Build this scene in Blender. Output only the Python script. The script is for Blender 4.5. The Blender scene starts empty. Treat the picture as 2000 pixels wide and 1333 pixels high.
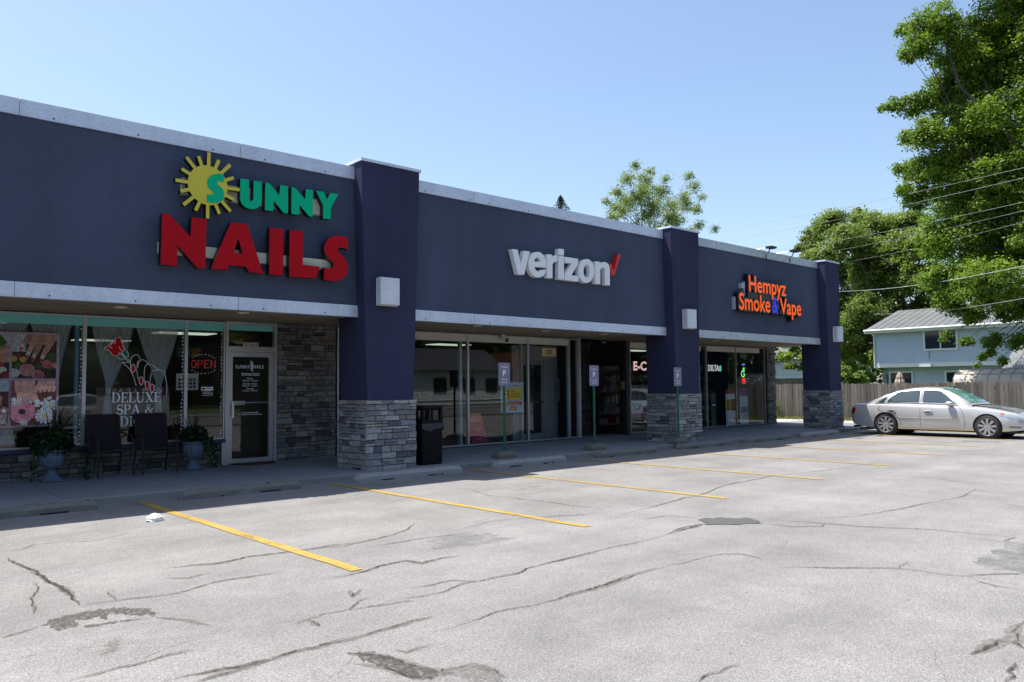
import bpy, math, random
import numpy as np
from mathutils import Vector, Matrix, geometry
random.seed(7); rng = np.random.default_rng(11)
R = math.radians; PI = math.pi
sc = bpy.context.scene; COL = sc.collection

# ------------------------------------------------------------------ camera model
F, YAW, PIT, ROL = 1550.8, .737, .057, -.009
CAM = Vector((0, -12.146, 1.537))
fw = Vector((math.sin(YAW)*math.cos(PIT), math.cos(YAW)*math.cos(PIT), math.sin(PIT)))
r0 = Vector((math.cos(YAW), -math.sin(YAW), 0)); u0 = r0.cross(fw)
RT = r0*math.cos(ROL)+u0*math.sin(ROL); UP = u0*math.cos(ROL)-r0*math.sin(ROL)
def ray(u, v): return fw+RT*((u-1000)/F)-UP*((v-666.5)/F)
def onX(u, v, X): d = ray(u, v); return CAM+d*((X-CAM.x)/d.x)
def onY(u, v, Y): d = ray(u, v); return CAM+d*((Y-CAM.y)/d.y)
def onZ(u, v, Z=0.): d = ray(u, v); return CAM+d*((Z-CAM.z)/d.z)
cd = bpy.data.cameras.new('camera'); cam = bpy.data.objects.new('camera', cd); COL.objects.link(cam)
cd.sensor_width = 36; cd.lens = 36*F/2000; cd.clip_end = 2000; cd.clip_start = .05
cam.matrix_world = Matrix.Translation(CAM) @ Matrix((RT, UP, -fw)).transposed().to_4x4()
sc.camera = cam

# ------------------------------------------------------------------ light
SUN = Vector((-1.15, 1.83, 5.45)).normalized()
w = bpy.data.worlds.new('World'); sc.world = w; w.use_nodes = True
bg = w.node_tree.nodes['Background']; sky = w.node_tree.nodes.new('ShaderNodeTexSky'); sky.sky_type = 'NISHITA'
sky.sun_disc = False; sky.sun_elevation = math.asin(SUN.z); sky.sun_rotation = math.atan2(SUN.x, SUN.y)
sky.air_density = 1.1; sky.dust_density = 1.9; sky.ozone_density = 1.8; sky.altitude = 200
w.node_tree.links.new(sky.outputs[0], bg.inputs[0]); bg.inputs[1].default_value = .108
sl = bpy.data.lights.new('sun', 'SUN'); sl.energy = 4.3; sl.angle = R(.5); sl.color = (1, .955, .9)
so = bpy.data.objects.new('sun', sl); COL.objects.link(so); so.rotation_euler = (-SUN).to_track_quat('-Z', 'Y').to_euler()
so.location = (0, 0, 40)
sc.view_settings.view_transform = 'Standard'; sc.view_settings.look = 'None'; sc.view_settings.exposure = 1.0; sc.view_settings.gamma = 1
sc.cycles.max_bounces = 8; sc.cycles.transparent_max_bounces = 24; sc.cycles.use_denoising = True
sc.cycles.caustics_reflective = False; sc.cycles.caustics_refractive = False

# ------------------------------------------------------------------ materials
MATS = {}
def nodes_of(name):
    m = bpy.data.materials.new(name); m.use_nodes = True; nt = m.node_tree
    return m, nt, nt.nodes['Principled BSDF'], nt.nodes['Material Output']
def nd(nt, t, **k):
    n = nt.nodes.new('ShaderNode'+t)
    for a, b in k.items():
        if a == 'i':
            for q, val in b.items():
                if hasattr(val, 'is_output'): nt.links.new(val, n.inputs[q])
                else: n.inputs[q].default_value = val
        else: setattr(n, a, b)
    return n
def coord(nt, scale=(1, 1, 1)):
    tc = nd(nt, 'TexCoord'); mp = nd(nt, 'Mapping', i={0: tc.outputs['Object'], 'Scale': scale}); return mp.outputs[0]
def noise(nt, vec, s, det=4, rough=.55):
    return nd(nt, 'TexNoise', i={'Vector': vec, 'Scale': s, 'Detail': det, 'Roughness': rough}).outputs[0]
def mapr(nt, x, a, b, c, d):
    return nd(nt, 'MapRange', i={0: x, 1: a, 2: b, 3: c, 4: d}).outputs[0]
def mul(nt, a, b): return nd(nt, 'Math', operation='MULTIPLY', i={0: a, 1: b}).outputs[0]
def scalec(nt, c, f):
    n = nd(nt, 'VectorMath', operation='SCALE', i={'Scale': f})
    if hasattr(c, 'is_output'): nt.links.new(c, n.inputs[0])
    else: n.inputs[0].default_value = c[:3]
    return n.outputs[0]
def mixc(nt, f, a, b):
    n = nd(nt, 'Mix', data_type='RGBA')
    for q, val in ((0, f), (6, a), (7, b)):
        if hasattr(val, 'is_output'): nt.links.new(val, n.inputs[q])
        else: n.inputs[q].default_value = val if q == 0 else (*val[:3], 1)
    return n.outputs[2]
def bumpn(nt, h, st, dist=.01):
    return nd(nt, 'Bump', i={'Height': h, 'Strength': st, 'Distance': dist}).outputs[0]
def M(name, col, rough=.6, metal=0, noises=(), tint=0, bump=None, stretch=(1, 1, 1), emit=0, spec=.5, coat=0):
    """noises: (scale, amount) brightness variation; bump: (scale, strength, distance)"""
    if name in MATS: return MATS[name]
    m, nt, b, o = nodes_of(name); v = coord(nt, stretch); c = col; f = None
    for s, a in noises:
        q = mapr(nt, noise(nt, v, s), .28, .72, 1-a, 1+a); f = q if f is None else mul(nt, f, q)
    if tint:
        at = nd(nt, 'Attribute', attribute_name='tint'); q = mapr(nt, at.outputs['Fac'], 0, 1, 1-tint, 1+tint); f = q if f is None else mul(nt, f, q)
    if f is not None: nt.links.new(scalec(nt, c, f), b.inputs['Base Color'])
    else: b.inputs['Base Color'].default_value = (*c, 1)
    b.inputs['Roughness'].default_value = rough; b.inputs['Metallic'].default_value = metal
    b.inputs['Specular IOR Level'].default_value = spec; b.inputs['Coat Weight'].default_value = coat; b.inputs['Coat Roughness'].default_value = .04
    if bump: nt.links.new(bumpn(nt, noise(nt, v, bump[0], 5), bump[1], bump[2]), b.inputs['Normal'])
    if emit: b.inputs['Emission Color'].default_value = (*col, 1); b.inputs['Emission Strength'].default_value = emit
    MATS[name] = m; return m

def m_asphalt():
    m, nt, b, o = nodes_of('asphalt'); v = coord(nt)
    f = mapr(nt, noise(nt, v, 85, 3, .75), .3, .7, .42, 1.52)
    f = mul(nt, f, mapr(nt, noise(nt, v, 36, 5, .7), .3, .7, .74, 1.24))
    f = mul(nt, f, mapr(nt, noise(nt, v, 8, 5, .7), .3, .7, .9, 1.1))
    f = mul(nt, f, mapr(nt, noise(nt, v, .55, 5), .3, .7, .84, 1.12))
    vs = coord(nt, (.18, 1.4, 1)); f = mul(nt, f, mapr(nt, noise(nt, vs, .9, 5), .3, .7, .9, 1.08))
    # scattered dark stones and oil drips
    vo = nd(nt, 'TexVoronoi', i={'Vector': v, 'Scale': 5.5}); f = mul(nt, f, mapr(nt, vo.outputs['Distance'], .035, .05, .35, 1))
    c = mixc(nt, mapr(nt, noise(nt, v, 1.7, 5), .35, .7, 0, 1), (.198, .192, .185), (.232, .225, .215))
    nt.links.new(scalec(nt, c, f), b.inputs['Base Color']); b.inputs['Roughness'].default_value = .9; b.inputs['Specular IOR Level'].default_value = .25
    nt.links.new(bumpn(nt, noise(nt, v, 80, 4, .7), .5, .006), b.inputs['Normal']); return m
def m_crack(name, col, amt, sc_=9):
    m, nt, b, o = nodes_of(name); v = coord(nt)
    b.inputs['Base Color'].default_value = (*col, 1); b.inputs['Roughness'].default_value = .95; b.inputs['Specular IOR Level'].default_value = .1
    at = nd(nt, 'Attribute', attribute_name='tint')
    n = nd(nt, 'Math', operation='ADD', i={0: noise(nt, v, sc_, 6, .75), 1: mul(nt, at.outputs['Fac'], .35)}).outputs[0]
    a = mapr(nt, n, .55, .8, 0, amt); nt.links.new(a, b.inputs['Alpha']); return m
def m_paint():
    m, nt, b, o = nodes_of('line_paint'); v = coord(nt)
    c = mixc(nt, mapr(nt, noise(nt, v, 2.2, 4), .3, .7, 0, 1), (.36, .236, .04), (.41, .275, .06))
    f = mapr(nt, noise(nt, v, 70, 3, .7), .3, .7, .78, 1.14)
    nt.links.new(scalec(nt, c, f), b.inputs['Base Color']); b.inputs['Roughness'].default_value = .8
    n = nd(nt, 'Math', operation='ADD', i={0: noise(nt, v, 30, 6, .8), 1: mapr(nt, noise(nt, v, 1.1, 4), .3, .7, -.07, .1)}).outputs[0]; nt.links.new(mapr(nt, n, .39, .46, .1, .97), b.inputs['Alpha']); return m
def m_stucco(name, col, rough=.85):
    m, nt, b, o = nodes_of(name); v = coord(nt)
    f = mapr(nt, noise(nt, v, .45, 5), .3, .7, .86, 1.12); f = mul(nt, f, mapr(nt, noise(nt, v, 14, 5), .3, .7, .94, 1.06))
    vs = coord(nt, (2.2, 1, .12)); f = mul(nt, f, mapr(nt, noise(nt, vs, 1.6, 4), .3, .75, .93, 1.06))
    nt.links.new(scalec(nt, col, f), b.inputs['Base Color']); b.inputs['Roughness'].default_value = rough; b.inputs['Specular IOR Level'].default_value = .2
    nt.links.new(bumpn(nt, noise(nt, v, 60, 6, .7), .45, .008), b.inputs['Normal']); return m
def m_galv(name, col, streak=False):
    m, nt, b, o = nodes_of(name); v = coord(nt)
    vo = nd(nt, 'TexVoronoi', feature='F1', i={'Vector': coord(nt, (1, 1, 1.6)), 'Scale': 16 if not streak else 7})
    f = mapr(nt, vo.outputs['Distance'], 0, .6, .92, 1.08); f = mul(nt, f, mapr(nt, noise(nt, v, .9, 5), .3, .7, .9, 1.08))
    vs = coord(nt, (26, 1, 2.2)) if streak else coord(nt, (5, 1, .5)); f = mul(nt, f, mapr(nt, noise(nt, vs, 1.3, 4), .3, .7, .74 if streak else .93, 1.2 if streak else 1.05))
    f = mul(nt, f, mapr(nt, noise(nt, v, 3.1, 6, .75), .68, .78, 1, .72))
    nt.links.new(scalec(nt, col, f), b.inputs['Base Color']); b.inputs['Roughness'].default_value = .48; b.inputs['Metallic'].default_value = .25
    nt.links.new(bumpn(nt, vo.outputs['Distance'], .35, .006), b.inputs['Normal']); return m
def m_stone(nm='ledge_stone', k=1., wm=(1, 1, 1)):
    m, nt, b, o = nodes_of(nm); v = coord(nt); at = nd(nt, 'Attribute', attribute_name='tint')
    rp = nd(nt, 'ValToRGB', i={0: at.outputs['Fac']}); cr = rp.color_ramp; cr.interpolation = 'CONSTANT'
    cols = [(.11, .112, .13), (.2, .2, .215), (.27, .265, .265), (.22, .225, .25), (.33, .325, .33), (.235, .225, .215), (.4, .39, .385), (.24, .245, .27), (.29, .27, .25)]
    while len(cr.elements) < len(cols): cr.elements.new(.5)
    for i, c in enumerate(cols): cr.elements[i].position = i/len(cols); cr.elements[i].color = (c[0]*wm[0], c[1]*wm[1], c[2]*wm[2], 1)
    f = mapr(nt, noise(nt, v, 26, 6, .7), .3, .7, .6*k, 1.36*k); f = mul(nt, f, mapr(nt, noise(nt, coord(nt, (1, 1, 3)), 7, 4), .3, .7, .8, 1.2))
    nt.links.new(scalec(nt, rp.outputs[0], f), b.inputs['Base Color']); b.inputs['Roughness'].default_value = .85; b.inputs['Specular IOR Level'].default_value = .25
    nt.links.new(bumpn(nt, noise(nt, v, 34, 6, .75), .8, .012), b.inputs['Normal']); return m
def m_glass(name, tint=(.9, .93, .92), k=1.25, base=.01):
    m, nt, b, o = nodes_of(name); nt.nodes.remove(b)
    fr = nd(nt, 'Fresnel', i={0: 1.5}); f = nd(nt, 'Math', operation='MULTIPLY_ADD', use_clamp=True, i={0: fr.outputs[0], 1: k, 2: base}).outputs[0]
    tr = nd(nt, 'BsdfTransparent', i={0: (*tint, 1)})
    wav = bumpn(nt, noise(nt, coord(nt), .9, 2), .018, .02)
    gl = nd(nt, 'BsdfGlossy', i={0: (.95, .97, 1, 1), 'Roughness': .004, 'Normal': wav})
    mx = nd(nt, 'MixShader', i={0: f, 1: tr.outputs[0], 2: gl.outputs[0]}); nt.links.new(mx.outputs[0], o.inputs[0]); return m
def m_sheer(name, col, dens):
    m, nt, b, o = nodes_of(name); nt.nodes.remove(b)
    df = nd(nt, 'BsdfDiffuse', i={0: (*col, 1)}); tl = nd(nt, 'BsdfTranslucent', i={0: (*col, 1)}); tr = nd(nt, 'BsdfTransparent')
    a = nd(nt, 'MixShader', i={0: .4, 1: df.outputs[0], 2: tl.outputs[0]})
    f = mapr(nt, noise(nt, coord(nt, (22, 22, .4)), 1, 3), .3, .7, dens-.14, dens+.16)
    mx = nd(nt, 'MixShader', i={0: f, 1: tr.outputs[0], 2: a.outputs[0]}); nt.links.new(mx.outputs[0], o.inputs[0]); return m
def m_leaf(name, c1, c2, trans=.35):
    m, nt, b, o = nodes_of(name); nt.nodes.remove(b); at = nd(nt, 'Attribute', attribute_name='tint')
    c = mixc(nt, at.outputs['Fac'], c1, c2)
    df = nd(nt, 'BsdfPrincipled', i={'Base Color': c, 'Roughness': .5, 'Specular IOR Level': .35}); tl = nd(nt, 'BsdfTranslucent', i={0: scalec(nt, c, 1.25)})
    mx = nd(nt, 'MixShader', i={0: trans, 1: df.outputs[0], 2: tl.outputs[0]}); nt.links.new(mx.outputs[0], o.inputs[0]); return m
def m_wood(name, col, amt=.35, tint=.35, st=(9, 9, .7)):
    m, nt, b, o = nodes_of(name); at = nd(nt, 'Attribute', attribute_name='tint')
    f = mapr(nt, noise(nt, coord(nt, st), 2, 6, .7), .25, .75, 1-amt, 1+amt); f = mul(nt, f, mapr(nt, at.outputs['Fac'], 0, 1, 1-tint, 1+tint))
    nt.links.new(scalec(nt, col, f), b.inputs['Base Color']); b.inputs['Roughness'].default_value = .85; b.inputs['Specular IOR Level'].default_value = .2
    nt.links.new(bumpn(nt, noise(nt, coord(nt, st), 3, 6, .7), .5, .01), b.inputs['Normal']); return m
def m_concrete(name, col, rough=.9):
    m, nt, b, o = nodes_of(name); v = coord(nt)
    f = mapr(nt, noise(nt, v, .8, 5), .3, .7, .85, 1.1); f = mul(nt, f, mapr(nt, noise(nt, v, 45, 5, .7), .3, .7, .82, 1.16)); f = mul(nt, f, mapr(nt, noise(nt, v, 5, 6, .75), .62, .74, 1, .66))
    nt.links.new(scalec(nt, col, f), b.inputs['Base Color']); b.inputs['Roughness'].default_value = rough; b.inputs['Specular IOR Level'].default_value = .2
    nt.links.new(bumpn(nt, noise(nt, v, 40, 6, .7), .5, .008), b.inputs['Normal']); return m

# ------------------------------------------------------------------ mesh builder
class MB:
    def __init__(s): s.v = []; s.f = []; s.m = []; s.t = []
    def add(s, vs, fs, m=0, t=.5):
        o = len(s.v); s.v += [tuple(p) for p in vs]
        for f in fs: s.f.append(tuple(i+o for i in f)); s.m.append(m); s.t.append(t)
    def box(s, a, b, m=0, t=.5):
        x0, y0, z0 = [min(p, q) for p, q in zip(a, b)]; x1, y1, z1 = [max(p, q) for p, q in zip(a, b)]
        s.add([(x0, y0, z0), (x1, y0, z0), (x1, y1, z0), (x0, y1, z0), (x0, y0, z1), (x1, y0, z1), (x1, y1, z1), (x0, y1, z1)],
              [(0, 3, 2, 1), (4, 5, 6, 7), (0, 1, 5, 4), (1, 2, 6, 5), (2, 3, 7, 6), (3, 0, 4, 7)], m, t)
    def cham(s, a, b, c, m=0, t=.5):
        """box with chamfered edges"""
        x0, y0, z0 = a; x1, y1, z1 = b
        rings = []
        for z, d in ((z0, c), (z0+c, 0), (z1-c, 0), (z1, c)):
            e = c
            rings.append([(x0+e+d*0, y0+d, z), (x1-e, y0+d, z), (x1-d, y0+e, z), (x1-d, y1-e, z), (x1-e, y1-d, z), (x0+e, y1-d, z), (x0+d, y1-e, z), (x0+d, y0+e, z)])
        s.loft(rings, m, t, True, True)
    def loft(s, rings, m=0, t=.5, closed=True, caps=True):
        n = len(rings[0]); vs = [p for r in rings for p in r]; fs = []
        for i in range(len(rings)-1):
            for j in range(n if closed else n-1):
                k = (j+1) % n; fs.append((i*n+j, i*n+k, (i+1)*n+k, (i+1)*n+j))
        if caps: fs.append(tuple(range(n-1, -1, -1))); fs.append(tuple((len(rings)-1)*n+j for j in range(n)))
        s.add(vs, fs, m, t)
    def tube(s, pts, r, n=8, m=0, t=.5, caps=True):
        pts = [Vector(p) for p in pts]; rs = r if hasattr(r, '__len__') else [r]*len(pts); rings = []
        prev = None
        for i, p in enumerate(pts):
            d = (pts[min(i+1, len(pts)-1)]-pts[max(i-1, 0)]).normalized()
            a = prev if prev is not None else (Vector((0, 0, 1)) if abs(d.z) < .9 else Vector((1, 0, 0)))
            a = (a-d*a.dot(d)).normalized(); b = d.cross(a); prev = a
            rings.append([p+(a*math.cos(q*2*PI/n)+b*math.sin(q*2*PI/n))*rs[i] for q in range(n)])
        s.loft(rings, m, t, True, caps)
    def lathe(s, prof, c=(0, 0, 0), n=24, m=0, t=.5, axis='Z', caps=True):
        rings = []
        for r, h in prof:
            ring = []
            for q in range(n):
                a, b = r*math.cos(q*2*PI/n), r*math.sin(q*2*PI/n)
                ring.append((c[0]+a, c[1]+b, c[2]+h) if axis == 'Z' else ((c[0]+h, c[1]+a, c[2]+b) if axis == 'X' else (c[0]+a, c[1]+h, c[2]+b)))
            rings.append(ring)
        s.loft(rings, m, t, True, caps)
    def poly(s, loops, fn, m=0, t=.5, depth=None, mside=None):
        """filled 2-D polygon (first loop outer, others holes); fn(x, y, d) -> 3-D; depth (front,back) extrudes"""
        fl = [p for l in loops for p in l]; tri = geometry.tessellate_polygon([[Vector((p[0], p[1], 0)) for p in l] for l in loops])
        d0 = depth[0] if depth else 0
        fr = []
        for a, b, c in tri:
            A, B, C_ = fl[a], fl[b], fl[c]
            fr.append((a, b, c) if (B[0]-A[0])*(C_[1]-A[1])-(B[1]-A[1])*(C_[0]-A[0]) > 0 else (a, c, b))
        s.add([fn(p[0], p[1], d0) for p in fl], fr, m, t)
        if depth:
            s.add([fn(p[0], p[1], depth[1]) for p in fl], [tuple(reversed(f)) for f in fr], m if mside is None else mside, t)
            for l in loops:
                n = len(l); s.add([fn(p[0], p[1], d0) for p in l]+[fn(p[0], p[1], depth[1]) for p in l], [(i, (i+1) % n, n+(i+1) % n, n+i) for i in range(n)], m if mside is None else mside, t)
    def build(s, name, mats, parent=None, local=False, smooth=False, loc=None):
        me = bpy.data.meshes.new(name); off = Vector((0, 0, 0))
        if parent is not None and not local:
            q = parent
            while q is not None: off += q.location; q = q.parent
        if loc is not None: off = Vector(loc)
        me.from_pydata([(p[0]-off.x, p[1]-off.y, p[2]-off.z) for p in s.v], [], s.f)
        mats = mats if isinstance(mats, (list, tuple)) else [mats]
        for q in mats: me.materials.append(q)
        me.polygons.foreach_set('material_index', s.m)
        if smooth: me.polygons.foreach_set('use_smooth', [True]*len(s.f))
        at = me.attributes.new('tint', 'FLOAT', 'FACE'); at.data.foreach_set('value', s.t); me.update()
        o = bpy.data.objects.new(name, me); COL.objects.link(o)
        if parent is not None: o.parent = parent
        if loc is not None: o.location = loc
        return o
def tag(o, label, cat, group=None, kind=None):
    o['label'] = label; o['category'] = cat
    if group: o['group'] = group
    if kind: o['kind'] = kind
    return o
def thing(name, loc, label, cat, group=None):
    o = bpy.data.objects.new(name, None); COL.objects.link(o); o.location = loc; o.empty_display_size = .1; return tag(o, label, cat, group)
def struct(o): o['kind'] = 'structure'; return o
def dup(o, loc=None, label=None, parent=None):
    c = o.copy(); COL.objects.link(c)
    if parent is not None: c.parent = parent
    if loc is not None: c.location = loc
    if label: c['label'] = label
    for ch in list(o.children): dup(ch, None, None, c)
    return c
def smooth_by(o, ang=35):
    me = o.data; me.polygons.foreach_set('use_smooth', [True]*len(me.polygons)); me.set_sharp_from_angle(angle=R(ang)); return o

# text -> flat/extruded triangles; returns verts (x,y,z), faces
_txt = {}
def glyphs(s, ext=0, off=0):
    k = (s, ext, off)
    if k in _txt: return _txt[k]
    cu = bpy.data.curves.new('t', 'FONT'); cu.body = s; cu.size = 1; cu.extrude = ext; cu.offset = off; cu.resolution_u = 4
    o = bpy.data.objects.new('t', cu); COL.objects.link(o)
    me = o.to_mesh(); vs = [tuple(v.co) for v in me.vertices]; fs = [tuple(p.vertices) for p in me.polygons]
    o.to_mesh_clear(); bpy.data.objects.remove(o); bpy.data.curves.remove(cu); _txt[k] = (vs, fs); return vs, fs
CAPH = max(v[1] for v in glyphs('H')[0])
def text(mb, s, x0, x1, zb, h, fn, m=0, off=0, ext=0, flip=False, align='fit'):
    """write s from x0 to x1 on base line zb, capital height h; fn(x,z,d)"""
    vs, fs = glyphs(s, ext, off); xs = [v[0] for v in vs]; a, b = min(xs), max(xs); ky = h/CAPH
    kx = (x1-x0)/(b-a) if align == 'fit' else ky
    xo = x0 if align in ('fit', 'l') else (x0+x1)/2-(b-a)*kx/2
    mb.add([fn(xo+(v[0]-a)*kx, zb+v[1]*ky, v[2]) for v in vs], fs if not flip else [tuple(reversed(f)) for f in fs], m)
def facade(Y):   # maps (x, z, towards-viewer) onto a plane facing -Y
    return lambda x, z, d: (x, Y-d, z)
def leafmesh(name, C, size, mat, parent=None, tint=None, droop=.3, aspect=.55, nrm=None):
    N = len(C); n = rng.normal(size=(N, 3)); n[:, 2] = np.abs(n[:, 2])+.35
    if nrm is not None: n = nrm+rng.normal(size=(N, 3))*.55
    n /= np.linalg.norm(n, axis=1)[:, None]
    a = rng.normal(size=(N, 3)); a[:, 2] -= droop; a -= n*(a*n).sum(1)[:, None]; a /= np.linalg.norm(a, axis=1)[:, None]; b = np.cross(n, a)
    s = (size*rng.uniform(.6, 1.35, N))[:, None]
    V = np.stack([C-a*s*.5, C+b*s*aspect*.5+n*s*.06, C+a*s*.5, C-b*s*aspect*.5+n*s*.06], 1).reshape(-1, 3)
    off = np.array(parent.location) if parent is not None else 0
    me = bpy.data.meshes.new(name); me.vertices.add(4*N); me.vertices.foreach_set('co', (V-off).ravel())
    me.loops.add(4*N); me.loops.foreach_set('vertex_index', np.arange(4*N)); me.polygons.add(N); me.polygons.foreach_set('loop_start', np.arange(0, 4*N, 4))
    try: me.polygons.foreach_set('loop_total', np.full(N, 4))
    except Exception: pass
    me.materials.append(mat); at = me.attributes.new('tint', 'FLOAT', 'FACE'); at.data.foreach_set('value', (rng.uniform(0, 1, N) if tint is None else tint).astype('f')); me.update(calc_edges=True); me.validate()
    o = bpy.data.objects.new(name, me); COL.objects.link(o)
    if parent is not None: o.parent = parent
    return o
def strip(mb, pts, w, fn, m=0, d=0, closed=False, t=.5):
    P = [Vector((p[0], p[1])) for p in pts]; n = len(P); L = []; Rr = []
    for i, p in enumerate(P):
        a = P[(i-1) % n] if (closed or i > 0) else p; b = P[(i+1) % n] if (closed or i < n-1) else p
        q = (b-a).normalized(); nn = Vector((-q.y, q.x)); ww = w[i] if hasattr(w, '__len__') else w
        L.append(p+nn*ww/2); Rr.append(p-nn*ww/2)
    vs = [fn(p.x, p.y, d) for p in L]+[fn(p.x, p.y, d) for p in Rr]; fs = []
    for i in range(n if closed else n-1):
        k = (i+1) % n; fs.append((i, n+i, n+k, k))
    mb.add(vs, fs, m, t)
def circ(cx, cz, rx, rz=None, n=20, a0=0):
    rz = rz or rx; return [(cx+rx*math.cos(a0+q*2*PI/n), cz+rz*math.sin(a0+q*2*PI/n)) for q in range(n)]
def pxy(pts, Y, org=(0, 0), s=1): return [(lambda q: (q.x, q.z))(onY(org[0]+a/s, org[1]+b/s, Y)) for a, b in pts]

# ================================================================== SETTING: ground, lot, road, pavement
G_ = M('lawn', (.06, .09, .025), .95, noises=((.7, .3), (9, .35)), bump=(30, .6, .03))
g = MB(); g.add([(-400, -400, -.06), (400, -400, -.06), (400, 400, -.06), (-400, 400, -.06)], [(0, 1, 2, 3)]); struct(g.build('ground', G_))
def ribbon(mb, pts, wd, m, z, scale=1., org=(0, 0), rough=.28):
    P = [onZ(org[0]+a/scale, org[1]+b/scale, 0) for a, b in pts]; fine = []
    for a, b in zip(P[:-1], P[1:]):
        L = (b-a).length; n = max(2, min(60, int(L/.045))); d = (b-a).normalized(); nn = Vector((-d.y, d.x, 0)); ph = random.uniform(0, 9)
        for k in range(n):
            t = k/n; e = math.sin(PI*t); j = (math.sin(ph+t*L*7)+.6*math.sin(2*ph+t*L*19)+random.gauss(0, .55))*.014*rough*3.2*e; fine.append(a.lerp(b, t)+nn*j)
    fine.append(P[-1]); n = len(fine); N = max(1, n-1); wn = 1.; L = []; Rr = []
    for i, p in enumerate(fine):
        d = (fine[min(i+1, n-1)]-fine[max(i-1, 0)]).normalized(); nn = Vector((-d.y, d.x, 0)); wn = max(.35, min(1.8, wn+random.gauss(0, .22)))
        e = min(1, 4*i/N+.12, 4*(N-i)/N+.12); h = wd*.5*wn*e; L.append((p.x+nn.x*h, p.y+nn.y*h, z)); Rr.append((p.x-nn.x*h, p.y-nn.y*h, z))
    mb.add(L+Rr, [(i, n+i, n+i+1, i+1) for i in range(n-1)], m, .6)
lot = MB(); lot.add([(-60, -15.2, 0), (30.9, -15.2, 0), (30.9, 9, 0), (-60, 9, 0)], [(0, 1, 2, 3)], 0)
A, B_, C_ = ((0, 1000), 2.857), ((600, 1000), 2.857), ((1300, 900), 2.857)
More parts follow.
